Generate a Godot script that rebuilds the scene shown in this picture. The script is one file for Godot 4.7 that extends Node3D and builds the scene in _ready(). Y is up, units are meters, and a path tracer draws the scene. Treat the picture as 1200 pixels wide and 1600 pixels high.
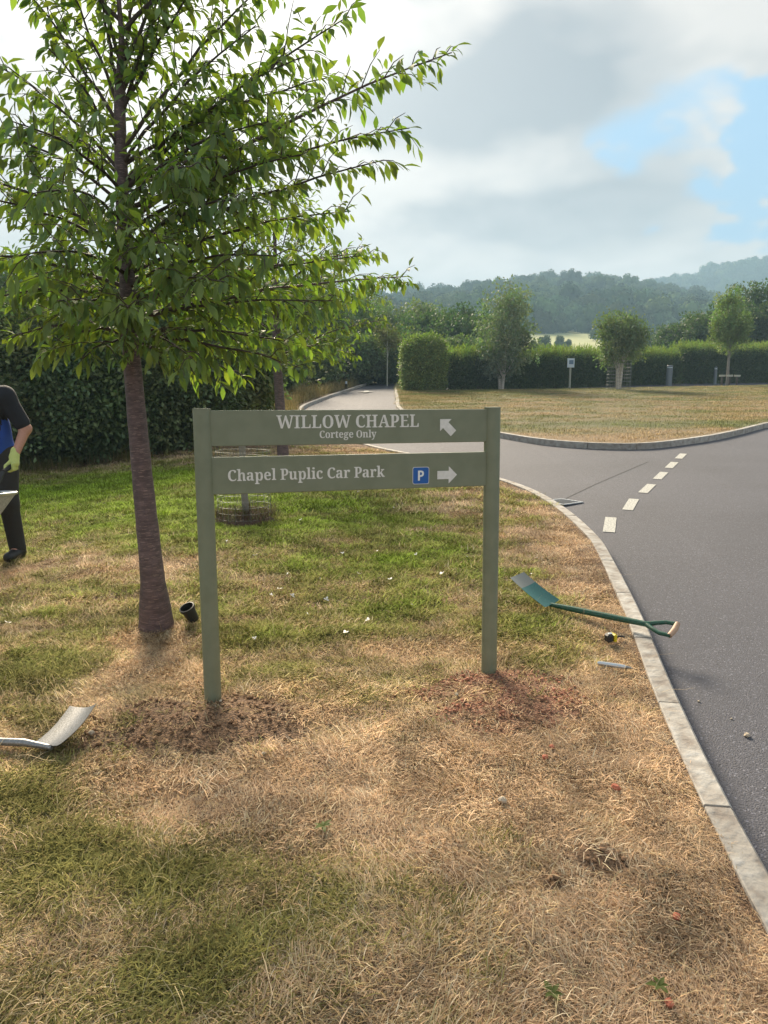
extends Node3D

# ---------------------------------------------------------------- constants
const FOCAL := 1150.0          # pixels of the 1200 x 1600 photograph
const PITCH := 9.5             # degrees below the horizon
const EYE := 1.6
var rng := RandomNumberGenerator.new()
var used := {}
var M := {}
var n_a: FastNoiseLite
var n_b: FastNoiseLite
var n_c: FastNoiseLite
var SOIL := []                 # [x, z, rx, rz, turn, height, redness]
var GREEN := []                # [x, z, radius_x, radius_z, weight]
var kerb_left: Curve3D
var kerb_island: Curve3D

# ---------------------------------------------------------------- mesh helper
class MB:
	var v := PackedVector3Array()
	var n := PackedVector3Array()
	var u := PackedVector2Array()
	var c := PackedColorArray()
	var i := PackedInt32Array()
	func vert(p: Vector3, nn: Vector3, uv := Vector2.ZERO, col := Color.WHITE) -> int:
		v.append(p); n.append(nn); u.append(uv); c.append(col)
		return v.size() - 1
	func tri(a: int, b: int, d: int) -> void:
		var g := (v[b] - v[a]).cross(v[d] - v[a])
		if g.dot(n[a] + n[b] + n[d]) > 0.0:
			i.append(a); i.append(d); i.append(b)
		else:
			i.append(a); i.append(b); i.append(d)
	func quad(a: int, b: int, d: int, e: int) -> void:
		tri(a, b, d); tri(a, d, e)
	func poly(pts: Array, away_from: Vector3, col := Color.WHITE) -> void:
		var mid := Vector3.ZERO
		for p in pts: mid += p
		mid /= pts.size()
		var g: Vector3 = (pts[1] - pts[0]).cross(pts[2] - pts[0]).normalized()
		if g.dot(mid - away_from) < 0.0: g = -g
		var f := v.size()
		for p in pts: vert(p, g, Vector2(p.x, p.z), col)
		for k in range(1, pts.size() - 1): tri(f, f + k, f + k + 1)
	# convex prism: a flat outline pushed along a vector
	func prism(pts: Array, push: Vector3, col := Color.WHITE) -> void:
		var mid := Vector3.ZERO
		for p in pts: mid += p
		mid = mid / pts.size() + push * 0.5
		poly(pts, mid, col)
		var top := []
		for p in pts: top.append(p + push)
		poly(top, mid, col)
		for k in pts.size():
			var l := (k + 1) % pts.size()
			poly([pts[k], pts[l], pts[l] + push, pts[k] + push], mid, col)
	# box with chamfered edges
	func cbox(size: Vector3, at: Vector3, bev := 0.005, basis := Basis.IDENTITY, col := Color.WHITE) -> void:
		var h := size * 0.5
		var q := {}
		for sx in [-1, 1]:
			for sy in [-1, 1]:
				for sz in [-1, 1]:
					var s := Vector3(sx, sy, sz)
					for a in 3:
						var p := h * s
						for b in 3:
							if b != a: p[b] -= bev * s[b]
						q[[sx, sy, sz, a]] = at + basis * p
		for a in 3:
			var b := (a + 1) % 3
			var d := (a + 2) % 3
			for s in [-1, 1]:
				var f := []
				for w in [[-1, -1], [1, -1], [1, 1], [-1, 1]]:
					var k := [0, 0, 0, a]
					k[a] = s; k[b] = w[0]; k[d] = w[1]
					f.append(q[k])
				poly(f, at, col)
			for s in [-1, 1]:
				for t in [-1, 1]:
					var e := []
					for w in [[-1, b], [-1, d], [1, d], [1, b]]:
						var k := [0, 0, 0, w[1]]
						k[a] = w[0]; k[b] = s; k[d] = t
						e.append(q[k])
					poly(e, at, col)
		for sx in [-1, 1]:
			for sy in [-1, 1]:
				for sz in [-1, 1]:
					poly([q[[sx, sy, sz, 0]], q[[sx, sy, sz, 1]], q[[sx, sy, sz, 2]]], at, col)
	func tube(pts: Array, rads: Array, sides := 8, caps := true, vscale := 1.0, col := Color.WHITE) -> void:
		var t: Vector3 = (pts[1] - pts[0]).normalized()
		var x := t.cross(Vector3(0.31, 0.2, 0.93) if absf(t.z) < 0.9 else Vector3.UP).normalized()
		var prev := -1
		var along := 0.0
		var m := pts.size()
		for k in m:
			var nt: Vector3
			if k == 0: nt = (pts[1] - pts[0]).normalized()
			elif k == m - 1: nt = (pts[m - 1] - pts[m - 2]).normalized()
			else: nt = (pts[k + 1] - pts[k - 1]).normalized()
			x = (x - nt * x.dot(nt)).normalized()
			var y := nt.cross(x)
			if k > 0: along += (pts[k] - pts[k - 1]).length()
			var first := v.size()
			for s in sides + 1:
				var a := TAU * s / sides
				var dir := x * cos(a) + y * sin(a)
				vert(pts[k] + dir * rads[k], dir, Vector2(float(s) / sides, along * vscale), col)
			if prev >= 0:
				for s in sides: quad(prev + s, prev + s + 1, first + s + 1, first + s)
			prev = first
			if caps and (k == 0 or k == m - 1):
				var cn := -nt if k == 0 else nt
				var mid := vert(pts[k], cn, Vector2.ZERO, col)
				var f := v.size()
				for s in sides:
					var a := TAU * s / sides
					vert(pts[k] + (x * cos(a) + y * sin(a)) * rads[k], cn, Vector2.ZERO, col)
				for s in sides: tri(mid, f + s, f + (s + 1) % sides)
	func lathe(prof: Array, sides := 20, col := Color.WHITE) -> void:   # prof: Vector2(radius, y), from below up
		for k in prof.size() - 1:
			var d: Vector2 = prof[k + 1] - prof[k]
			var nn := Vector2(d.y, -d.x).normalized()
			var f := v.size()
			for s in sides + 1:
				var a := TAU * s / sides
				for e in 2:
					var p: Vector2 = prof[k + e]
					vert(Vector3(cos(a) * p.x, p.y, sin(a) * p.x), Vector3(cos(a) * nn.x, nn.y, sin(a) * nn.x), Vector2(float(s) / sides, p.y), col)
			for s in sides: quad(f + 2 * s, f + 2 * s + 2, f + 2 * s + 3, f + 2 * s + 1)
	func mesh() -> ArrayMesh:
		var a := []
		a.resize(Mesh.ARRAY_MAX)
		a[Mesh.ARRAY_VERTEX] = v; a[Mesh.ARRAY_NORMAL] = n; a[Mesh.ARRAY_TEX_UV] = u; a[Mesh.ARRAY_COLOR] = c; a[Mesh.ARRAY_INDEX] = i
		var m := ArrayMesh.new()
		m.add_surface_from_arrays(Mesh.PRIMITIVE_TRIANGLES, a)
		return m

# ---------------------------------------------------------------- objects
func numbered(called: String, under := "") -> String:
	var k := under + "/" + called
	var c: int = used.get(k, 0)
	used[k] = c + 1
	return called if c == 0 else "%s_%03d" % [called, c]

func thing(called: String, label: String, category: String, at := Vector3.ZERO, turn := 0.0, group := "") -> Node3D:
	var o := Node3D.new()
	o.name = numbered(called)
	add_child(o)
	o.position = at
	o.rotation.y = turn
	tag(o, label, category, group)
	return o

func tag(o: Node, label: String, category: String, group := "") -> void:
	o.set_meta("label", label)
	o.set_meta("category", category)
	if group != "": o.set_meta("group", group)

func part(called: String, mesh: Mesh, mat: Material, parent: Node = null) -> MeshInstance3D:
	var o := MeshInstance3D.new()
	o.mesh = mesh
	o.material_override = mat
	if parent == null:
		o.name = numbered(called)
		add_child(o)
	else:
		o.name = numbered(called, str(parent.get_instance_id()))
		parent.add_child(o, true)
	return o

func structure(called: String, mesh: Mesh, mat: Material, label := "", category := "") -> MeshInstance3D:
	var o := part(called, mesh, mat)
	o.set_meta("kind", "structure")
	if label != "": tag(o, label, category)
	return o

func many(called: String, mesh: Mesh, mat: Material, xf: Array, cols: Array, parent: Node = null) -> MultiMeshInstance3D:
	var mm := MultiMesh.new()
	mm.transform_format = MultiMesh.TRANSFORM_3D
	mm.use_colors = true
	mm.mesh = mesh
	mm.instance_count = xf.size()
	for k in xf.size():
		mm.set_instance_transform(k, xf[k])
		mm.set_instance_color(k, cols[k])
	var o := MultiMeshInstance3D.new()
	o.multimesh = mm
	o.material_override = mat
	if parent == null:
		o.name = numbered(called)
		add_child(o)
	else:
		o.name = numbered(called, str(parent.get_instance_id()))
		parent.add_child(o, true)
	o.set_meta("kind", "stuff")
	return o

func copy_of(o: Node3D, label := "") -> Node3D:
	var c: Node3D = o.duplicate()
	c.name = numbered(String(o.name).rstrip("0123456789").trim_suffix("_"))
	add_child(c)
	if label != "": c.set_meta("label", label)
	return c

# ---------------------------------------------------------------- pixels to places
func ray(px: float, py: float) -> Vector3:
	return Vector3((px - 600.0) / FOCAL, -(py - 800.0) / FOCAL, -1.0).rotated(Vector3.RIGHT, deg_to_rad(-PITCH))

func at(px: float, py: float, z: float) -> Vector3:          # on the vertical plane z
	var d := ray(px, py)
	return Vector3(0, EYE, 0) + d * (z / d.z)

func on(px: float, py: float, h := 0.0) -> Vector3:          # on the ground
	var d := ray(px, py)
	var t0 := 0.5
	var t := 0.5
	while t < 90.0:
		var p := Vector3(0, EYE, 0) + d * t
		if p.y < base(p.x, p.z) + h:
			for k in 24:
				var m := (t0 + t) * 0.5
				p = Vector3(0, EYE, 0) + d * m
				if p.y < base(p.x, p.z) + h: t = m
				else: t0 = m
			return p
		t0 = t
		t += 0.05 + t * 0.01
	return Vector3(0, EYE, 0) + d * 60.0

# ---------------------------------------------------------------- the lie of the land
func base(x: float, z: float) -> float:
	var d := -z
	var y := 0.045 * clampf(d, -12.0, 46.0)
	var c := maxf(0.0, -1.6 - x)
	y -= 0.13 * minf(c * c / (c + 1.0), 3.0) * (1.0 - smoothstep(12.0, 24.0, d)) * smoothstep(-3.0, 2.0, d + 1.0)
	return y

func profile(d: float) -> float:
	var k := [[46, 1.9], [60, 1.2], [90, 2.5], [130, 7.6], [180, 12.5], [235, 18.0], [300, 26.0], [380, 36.0], [470, 46.0], [600, 49.0], [720, 64.0], [900, 76.0], [1400, 72.0], [3000, 66.0]]
	for j in k.size() - 1:
		if d < k[j + 1][0]:
			var t: float = (d - k[j][0]) / (k[j + 1][0] - k[j][0])
			t = t * t * (3.0 - 2.0 * t) * 0.4 + t * 0.6
			return lerpf(k[j][1], k[j + 1][1], clampf(t, 0, 1))
	return 66.0

func land(x: float, z: float) -> float:
	var d := -z
	if d < 46.0: return base(x, z) - 0.16
	var y := profile(d)
	var far := smoothstep(200.0, 420.0, d)
	var a := x / maxf(d, 1.0)
	# the near hill has its hump to the right of the drive and a dip further right
	var hump := exp(-pow((a - 0.24) / 0.17, 2.0)) * 11.0 - exp(-pow((a - 0.52) / 0.08, 2.0)) * 8.0 - smoothstep(0.0, -0.25, a) * 6.0
	y += far * hump * (1.0 - smoothstep(560.0, 700.0, d))
	y += smoothstep(560.0, 760.0, d) * (smoothstep(0.22, 0.5, a) * 48.0)
	y += far * n_a.get_noise_2d(x * 0.06, z * 0.06) * 8.0
	return y

func soil(x: float, z: float) -> float:
	var best := 0.0
	for s in SOIL:
		var p := Vector2(x - s[0], z - s[1]).rotated(s[4])
		var d := sqrt(pow(p.x / s[2], 2.0) + pow(p.y / s[3], 2.0)) + n_b.get_noise_2d(x * 45.0, z * 45.0) * 0.55 + n_c.get_noise_2d(x * 170.0, z * 170.0) * 0.25
		best = maxf(best, 1.0 - smoothstep(0.72, 1.08, d))
	return best

func turf(x: float, z: float) -> float:                       # height of the grass sheet's surface
	var y := base(x, z) + n_b.get_noise_2d(x * 22.0, z * 22.0) * 0.012 + n_c.get_noise_2d(x * 5.0, z * 5.0) * 0.016
	for s in SOIL:
		var p := Vector2(x - s[0], z - s[1]).rotated(s[4])
		var d := sqrt(pow(p.x / s[2], 2.0) + pow(p.y / s[3], 2.0))
		if d < 1.1:
			y += s[5] * (1.0 - smoothstep(0.0, 1.1, d)) + n_b.get_noise_2d(x * 160.0, z * 160.0) * 0.012 * (1.1 - d)
	return y

func greenness(x: float, z: float) -> float:
	var g := n_c.get_noise_2d(x * 7.0 + 31.0, z * 9.0) * 0.55 + n_b.get_noise_2d(x * 19.0, z * 24.0 + 9.0) * 0.60
	for b in GREEN:
		var dx: float = (x - b[0]) / b[2]
		var dz: float = (z - b[1]) / b[3]
		var q := dx * dx + dz * dz
		if q < 6.0: g += b[4] * exp(-q)
	return g

# ---------------------------------------------------------------- textures and materials
func noise(seed_: int, freq: float, oct := 4) -> FastNoiseLite:
	var n := FastNoiseLite.new()
	n.noise_type = FastNoiseLite.TYPE_SIMPLEX_SMOOTH
	n.seed = seed_
	n.frequency = freq
	n.fractal_octaves = oct
	return n

func lin(r: float, g: float, b: float) -> Color:
	return Color(r, g, b).linear_to_srgb()

func ntex(seed_: int, freq: float, stops: Array, size := 512, oct := 5) -> NoiseTexture2D:
	var t := NoiseTexture2D.new()
	t.width = size
	t.height = size
	t.seamless = true
	t.noise = noise(seed_, freq, oct)
	var g := Gradient.new()
	g.offsets = PackedFloat32Array()
	g.colors = PackedColorArray()
	var o := PackedFloat32Array()
	var c := PackedColorArray()
	for s in stops:
		o.append(s[0]); c.append(s[1])
	g.offsets = o
	g.colors = c
	t.color_ramp = g
	return t

func nmap(seed_: int, freq: float, strength: float, size := 512) -> NoiseTexture2D:
	var t := NoiseTexture2D.new()
	t.width = size
	t.height = size
	t.seamless = true
	t.as_normal_map = true
	t.bump_strength = strength
	t.noise = noise(seed_, freq, 5)
	return t

func plain(col: Color, rough := 0.7, metal := 0.0) -> StandardMaterial3D:
	var m := StandardMaterial3D.new()
	m.albedo_color = col
	m.roughness = rough
	m.metallic = metal
	return m

func mottled(stops: Array, scale: float, rough: float, seed_: int, freq := 0.02, bump := 0.0, metal := 0.0) -> StandardMaterial3D:
	var m := plain(Color.WHITE, rough, metal)
	m.albedo_texture = ntex(seed_, freq, stops)
	m.uv1_triplanar = true
	m.uv1_world_triplanar = true
	m.uv1_scale = Vector3.ONE * scale
	if bump > 0.0:
		m.normal_enabled = true
		m.normal_texture = nmap(seed_ + 1, freq * 2.0, bump)
	return m

func leafy(col: Color, back: Color, rough := 0.5) -> StandardMaterial3D:
	var m := plain(col, rough)
	m.vertex_color_use_as_albedo = true
	m.cull_mode = BaseMaterial3D.CULL_DISABLED
	m.backlight_enabled = true
	m.backlight = back
	return m

func materials() -> void:
	M.paint = mottled([[0.3, lin(0.172, 0.190, 0.124)], [0.7, lin(0.198, 0.214, 0.144)]], 1.3, 0.42, 3, 0.012)
	M.vinyl = mottled([[0.3, lin(0.66, 0.64, 0.60)], [0.7, lin(0.74, 0.72, 0.68)]], 4.0, 0.5, 4)
	M.blue = plain(lin(0.012, 0.10, 0.36), 0.35)
	M.white = plain(lin(0.75, 0.76, 0.76), 0.45)
	M.asphalt = plain(Color.WHITE, 0.82)
	M.asphalt.albedo_texture = asphalt_image()
	M.asphalt.uv1_triplanar = true
	M.asphalt.uv1_world_triplanar = true
	M.asphalt.uv1_scale = Vector3.ONE * 0.55
	M.asphalt.normal_enabled = true
	M.asphalt.normal_texture = nmap(12, 0.45, 2.0)
	M.asphalt.vertex_color_use_as_albedo = true
	M.marking = mottled([[0.22, lin(0.12, 0.12, 0.115)], [0.40, lin(0.36, 0.36, 0.335)], [0.8, lin(0.47, 0.47, 0.43)]], 1.6, 0.8, 14, 0.05)
	M.kerbs = []
	for k in 3:
		var d := 0.9 + 0.1 * k
		M.kerbs.append(mottled([[0.20, lin(0.22 * d, 0.19 * d, 0.165 * d)], [0.40, lin(0.31 * d, 0.285 * d, 0.255 * d)], [0.62, lin(0.35 * d, 0.33 * d, 0.30 * d)], [0.8, lin(0.42 * d, 0.405 * d, 0.38 * d)]], 0.8 + 0.1 * k, 0.9, 20 + k, 0.015, 3.0))
	M.turf = plain(Color.WHITE, 0.95)
	M.turf.albedo_texture = ntex(30, 0.06, [[0.2, Color(0.45, 0.43, 0.42)], [0.5, Color(0.85, 0.84, 0.83)], [0.8, Color(1, 1, 1)]])
	M.turf.uv1_triplanar = true
	M.turf.uv1_world_triplanar = true
	M.turf.uv1_scale = Vector3.ONE * 1.6
	M.turf.vertex_color_use_as_albedo = true
	M.turf.normal_enabled = true
	M.turf.normal_texture = nmap(31, 0.09, 9.0)
	M.land = plain(Color.WHITE, 0.95)
	M.land.vertex_color_use_as_albedo = true
	M.blade = leafy(Color.WHITE, Color(0.5, 0.5, 0.4), 0.85)
	M.blade.metallic_specular = 0.15
	M.clod = plain(Color.WHITE, 0.97)
	M.clod.vertex_color_use_as_albedo = true
	M.clod.normal_enabled = true
	M.clod.normal_texture = nmap(33, 0.1, 6.0, 256)
	M.clod.uv1_triplanar = true
	M.clod.uv1_scale = Vector3.ONE * 3.0
	M.leaf = leafy(Color.WHITE, Color(0.92, 1.0, 0.42), 0.6)
	M.leaf.metallic_specular = 0.3
	M.leaf_far = leafy(Color.WHITE, Color(0.70, 0.85, 0.42), 0.65)
	M.leaf_hill = plain(Color.WHITE, 1.0)
	M.leaf_hill.vertex_color_use_as_albedo = true
	M.leaf_hill.metallic_specular = 0.0
	M.bark = plain(Color.WHITE, 0.62)
	M.bark.albedo_texture = bark_image()
	M.bark.normal_enabled = true
	M.bark.normal_texture = nmap(41, 0.05, 1.6)
	M.twig = plain(lin(0.060, 0.042, 0.036), 0.75)
	M.rough_bark = mottled([[0.3, lin(0.05, 0.04, 0.032)], [0.7, lin(0.12, 0.10, 0.08)]], 3.0, 0.9, 42, 0.05, 6.0)
	M.birch_bark = mottled([[0.28, lin(0.10, 0.08, 0.07)], [0.42, lin(0.55, 0.50, 0.44)], [0.8, lin(0.68, 0.64, 0.58)]], 2.5, 0.8, 43, 0.03, 2.0)
	M.core = plain(lin(0.018, 0.026, 0.012), 0.95)
	M.stake = mottled([[0.3, lin(0.16, 0.14, 0.12)], [0.7, lin(0.28, 0.26, 0.23)]], 4.0, 0.9, 44, 0.05, 3.0)
	M.wire = plain(lin(0.22, 0.23, 0.23), 0.5, 0.6)
	M.galv = mottled([[0.3, lin(0.30, 0.33, 0.36)], [0.7, lin(0.48, 0.51, 0.54)]], 3.0, 0.5, 45, 0.03, 0.0, 0.25)
	M.steel = mottled([[0.3, lin(0.18, 0.18, 0.18)], [0.7, lin(0.34, 0.34, 0.34)]], 8.0, 0.42, 46, 0.03, 0.0, 0.7)
	M.green_paint = mottled([[0.26, lin(0.10, 0.10, 0.07)], [0.36, lin(0.010, 0.075, 0.045)], [0.8, lin(0.012, 0.095, 0.058)]], 6.0, 0.35, 47, 0.02)
	M.teal = mottled([[0.3, lin(0.020, 0.115, 0.105)], [0.7, lin(0.035, 0.15, 0.135)]], 7.0, 0.4, 48, 0.02)
	M.bare = mottled([[0.3, lin(0.20, 0.22, 0.20)], [0.55, lin(0.25, 0.24, 0.22)], [0.8, lin(0.15, 0.20, 0.19)]], 9.0, 0.4, 49, 0.03, 0.0, 0.3)
	M.wood_grip = mottled([[0.3, lin(0.36, 0.22, 0.14)], [0.7, lin(0.50, 0.33, 0.22)]], 14.0, 0.6, 50, 0.03)
	M.black = plain(lin(0.014, 0.014, 0.015), 0.5)
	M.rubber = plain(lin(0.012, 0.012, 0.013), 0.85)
	M.yellow = plain(lin(0.62, 0.50, 0.01), 0.4)
	M.silver = plain(lin(0.55, 0.57, 0.58), 0.32, 0.75)
	M.brick = mottled([[0.3, lin(0.36, 0.10, 0.055)], [0.7, lin(0.50, 0.18, 0.11)]], 20.0, 0.95, 51, 0.04, 4.0)
	M.stone = mottled([[0.3, lin(0.36, 0.29, 0.20)], [0.7, lin(0.56, 0.48, 0.38)]], 20.0, 0.9, 52, 0.04, 3.0)
	M.petal = leafy(lin(0.80, 0.78, 0.76), Color(0.5, 0.5, 0.5), 0.6)
	M.skin = mottled([[0.3, lin(0.42, 0.21, 0.15)], [0.7, lin(0.50, 0.27, 0.20)]], 8.0, 0.5, 53)
	M.shirt = mottled([[0.3, lin(0.010, 0.012, 0.018)], [0.7, lin(0.016, 0.018, 0.026)]], 9.0, 0.85, 54, 0.03, 2.0)
	M.shirt_blue = plain(lin(0.012, 0.06, 0.34), 0.8)
	M.trousers = mottled([[0.3, lin(0.020, 0.019, 0.019)], [0.7, lin(0.034, 0.032, 0.031)]], 9.0, 0.9, 55, 0.03, 3.0)
	M.glove = mottled([[0.3, lin(0.42, 0.48, 0.14)], [0.7, lin(0.56, 0.62, 0.22)]], 14.0, 0.8, 56)
	M.hair = plain(lin(0.05, 0.035, 0.025), 0.8)
	M.bollard = plain(lin(0.15, 0.17, 0.19), 0.5, 0.2)
	M.sign_white = plain(lin(0.62, 0.70, 0.78), 0.4)
	M.print = plain(lin(0.14, 0.22, 0.34), 0.6)
	M.pole = mottled([[0.3, lin(0.36, 0.36, 0.28)], [0.7, lin(0.46, 0.46, 0.38)]], 3.0, 0.8, 57)

func asphalt_image() -> ImageTexture:
	var s := 1024
	var im := Image.create(s, s, false, Image.FORMAT_RGB8)
	var r := RandomNumberGenerator.new()
	r.seed = 77
	for y in s:
		for x in s:
			var g := 0.262 + r.randf() * 0.05
			if r.randf() < 0.10: g -= 0.08 * r.randf()
			im.set_pixel(x, y, Color(g * 0.975, g * 0.985, g * 1.10))
	for k in 14000:                                   # stone chips
		var g := 0.31 + r.randf() * 0.16
		if r.randf() < 0.45: g = 0.18 + r.randf() * 0.08
		var x := r.randi() % (s - 5)
		var y := r.randi() % (s - 5)
		im.fill_rect(Rect2i(x, y, 2 + r.randi() % 4, 2 + r.randi() % 4), Color(g * 0.98, g * 0.985, g * 1.08))
	return ImageTexture.create_from_image(im)

func bark_image() -> ImageTexture:                   # cherry bark: bands of lenticels round the trunk
	var w := 256
	var h := 1024
	var im := Image.create(w, h, false, Image.FORMAT_RGB8)
	var n := noise(60, 0.02, 4)
	var n2 := noise(61, 0.05, 3)
	var r := RandomNumberGenerator.new()
	r.seed = 78
	for y in h:
		for x in w:
			var a := TAU * x / w
			var g := n.get_noise_3d(cos(a) * 30.0, y * 1.6, sin(a) * 30.0) * 0.5 + 0.5
			var b := n2.get_noise_3d(cos(a) * 12.0, y * 3.0, sin(a) * 12.0)
			var q := 0.75 + g * 0.6 + b * 0.18
			im.set_pixel(x, y, Color(0.345 * q, 0.285 * q, 0.29 * q))
	for k in 1100:
		var x := r.randi() % w
		var y := r.randi() % h
		var l := 4 + r.randi() % 15
		var c := Color(0.66, 0.57, 0.53) if r.randf() < 0.72 else Color(0.24, 0.185, 0.175)
		for d in l:
			for e in 1 + l / 14: im.set_pixel((x + d) % w, (y + e) % h, c.lerp(im.get_pixel((x + d) % w, (y + e) % h), 0.3))
	return ImageTexture.create_from_image(im)

# ---------------------------------------------------------------- sky
func sky_blobs(list: Array) -> Array:                 # pixels of the photograph to (azimuth, elevation) in degrees
	var out := []
	for b in list:
		var d := ray(b[0], b[1]).normalized()
		out.append([rad_to_deg(atan2(d.x, -d.z)), rad_to_deg(asin(d.y)), b[2], b[3], b[4]])
	return out

func blob_sum(list: Array, az: float, el: float) -> float:
	var s := 0.0
	if absf(az) > 48.0 or el > 45.0: return 0.0
	for b in list:
		var q := pow((az - b[0]) / b[2], 2.0) + pow((el - b[1]) / b[3], 2.0)
		if q < 7.0: s += b[4] * exp(-q)
	return s

func sky_image() -> ImageTexture:
	var w := 2048
	var h := 1024
	var data := PackedFloat32Array()
	data.resize(w * h * 3)
	var n1 := noise(5, 1.0, 5)
	var n2 := noise(8, 1.0, 4)
	var grey := sky_blobs([[760, 120, 8.5, 4.6, 0.95], [640, 190, 6.0, 4.0, 0.5], [900, 110, 6.0, 4.5, 0.5], [850, 335, 10.0, 3.0, 0.85], [700, 330, 6.0, 2.4, 0.32], [1080, 370, 5.0, 2.0, 0.25], [960, 300, 4.5, 2.6, 0.3],
		[740, 255, 6.5, 1.9, -0.55], [900, 240, 5.0, 2.0, -0.35], [620, 300, 5.0, 3.0, -0.35], [1010, 30, 12.0, 3.2, -0.30], [700, 10, 8.0, 2.6, -0.40], [1120, 350, 5.0, 1.6, -0.15], [820, 425, 16.0, 1.7, -0.42], [1000, 230, 4.0, 2.5, -0.2], [330, 20, 14.0, 14.0, -0.8]])
	var blue := sky_blobs([[1120, 225, 5.0, 3.4, 1.1], [1030, 175, 3.4, 2.0, 0.6], [1210, 265, 4.2, 3.6, 1.1], [1180, 320, 3.0, 1.5, 0.45], [1300, 250, 5.0, 3.6, 0.6], [1085, 270, 2.2, 2.0, -0.42], [1150, 110, 8.0, 2.6, -0.6]])
	var sun := ray(300, -90).normalized()
	var k := 0
	for j in h:
		var el := 90.0 - (j + 0.5) / h * 180.0
		var se := sin(deg_to_rad(el))
		var ce := cos(deg_to_rad(el))
		for i in w:
			var az := (i + 0.5) / w * 360.0            # the middle of the picture's left edge looks along -z
			if az > 180.0: az -= 360.0
			var r := 0.30
			var g := 0.30
			var b := 0.30
			if el > -1.0:
				var a := deg_to_rad(az)
				var d := Vector3(sin(a) * ce, se, -cos(a) * ce)
				# clouds lie on a flat layer: they crowd together towards the horizon
				var p := d / (maxf(d.y, 0.0) + 0.28)
				var wx := n2.get_noise_3d(p.x * 1.3, p.y * 3.0, p.z * 1.3)
				var f := n1.get_noise_3d(p.x * 1.5 + wx * 0.5, p.y * 2.0, p.z * 1.5 + wx * 0.4)
				var f2 := n2.get_noise_3d(p.x * 4.0 + 7.0, p.y * 5.0 + f, p.z * 4.0)
				var f3 := n1.get_noise_3d(p.x * 7.0 + wx, p.y * 9.0, p.z * 7.0 + 3.0)
				var m := f * 0.45 + f2 * 0.36 + f3 * 0.26
				var dark := 0.44 + m * 1.25 + blob_sum(grey, az + f2 * 3.0, el + wx * 2.2) * 1.2
				dark = clampf(dark, 0.0, 1.0)
				var hole := blob_sum(blue, az + f2 * 6.0 + wx * 2.0, el + f * 3.4 + f2 * 3.0)
				hole = hole * 0.92 + m * 0.55 * clampf(hole * 2.0, 0.0, 1.0)
				hole = maxf(hole, smoothstep(0.1, 0.6, f * 1.1 + f2 * 0.3) * smoothstep(40.0, 60.0, absf(az)))
				hole = smoothstep(0.22, 0.95, hole)
				r = lerpf(0.318, 0.112, dark); g = lerpf(0.296, 0.124, dark); b = lerpf(0.278, 0.142, dark)
				var low := exp(-pow(maxf(el, 0.0) / 10.5, 2.0))
				r = lerpf(r, 0.50 * (1.0 + f3 * 0.5), low * 0.7); g = lerpf(g, 0.435 * (1.0 + f3 * 0.5), low * 0.7); b = lerpf(b, 0.395 * (1.0 + f3 * 0.5), low * 0.7)
				var pale := exp(-maxf(el, 0.0) / 16.0) * 0.5
				r = lerpf(r, lerpf(0.105, 0.19, pale), hole * 0.92); g = lerpf(g, lerpf(0.225, 0.275, pale), hole * 0.92); b = lerpf(b, lerpf(0.35, 0.355, pale), hole * 0.92)
				var glow := exp(-acos(clampf(d.dot(sun), -1, 1)) / deg_to_rad(13.0))
				r += glow * 0.5; g += glow * 0.47; b += glow * 0.42
			data[k] = r; data[k + 1] = g; data[k + 2] = b
			k += 3
	return ImageTexture.create_from_image(Image.create_from_data(w, h, false, Image.FORMAT_RGBF, data.to_byte_array()))

# ---------------------------------------------------------------- _ready
func _ready() -> void:
	rng.seed = 4242
	n_a = noise(1, 1.0, 4)
	n_b = noise(2, 0.1, 3)
	n_c = noise(3, 0.1, 3)
	# camera
	var cam := Camera3D.new()
	cam.name = "camera"
	cam.fov = rad_to_deg(2.0 * atan(800.0 / FOCAL))
	cam.position = Vector3(0, EYE, 0)
	cam.rotation_degrees.x = -PITCH
	cam.near = 0.05
	cam.far = 6000.0
	add_child(cam)
	cam.current = true
	# sky, air, exposure
	var env := Environment.new()
	env.background_mode = Environment.BG_SKY
	var sm := PanoramaSkyMaterial.new()
	sm.panorama = sky_image()
	env.sky = Sky.new()
	env.sky.sky_material = sm
	env.tonemap_mode = Environment.TONE_MAPPER_LINEAR
	env.tonemap_exposure = 2.8
	env.sdfgi_enabled = true
	env.ssao_enabled = true
	env.ssil_enabled = true
	env.fog_enabled = true
	env.fog_density = 0.0012
	env.fog_light_color = Color(0.72, 0.88, 1.0)
	var we := WorldEnvironment.new()
	we.name = "environment"
	we.environment = env
	add_child(we)
	# the veiled sun stands ahead, to the left and above the frame
	var sun := DirectionalLight3D.new()
	sun.name = "sun"
	sun.light_energy = 1.6
	sun.light_color = Color(1.0, 0.93, 0.82)
	sun.light_angular_distance = 20.0
	sun.shadow_enabled = true
	add_child(sun)
	sun.look_at_from_position(Vector3.ZERO, -ray(230, -190).normalized(), Vector3.UP)

	materials()
	patches()
	print("ground ", Time.get_ticks_msec()); ground()
	print("sign ", Time.get_ticks_msec()); direction_sign()
	print("cherries ", Time.get_ticks_msec()); cherry_trees()
	print("hedges ", Time.get_ticks_msec()); plants()
	print("woods ", Time.get_ticks_msec()); woods()
	print("furniture ", Time.get_ticks_msec()); furniture()
	print("man ", Time.get_ticks_msec()); gardener()
	print("tools ", Time.get_ticks_msec()); tools()
	print("grass ", Time.get_ticks_msec()); grasses()
	print("done")

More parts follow.
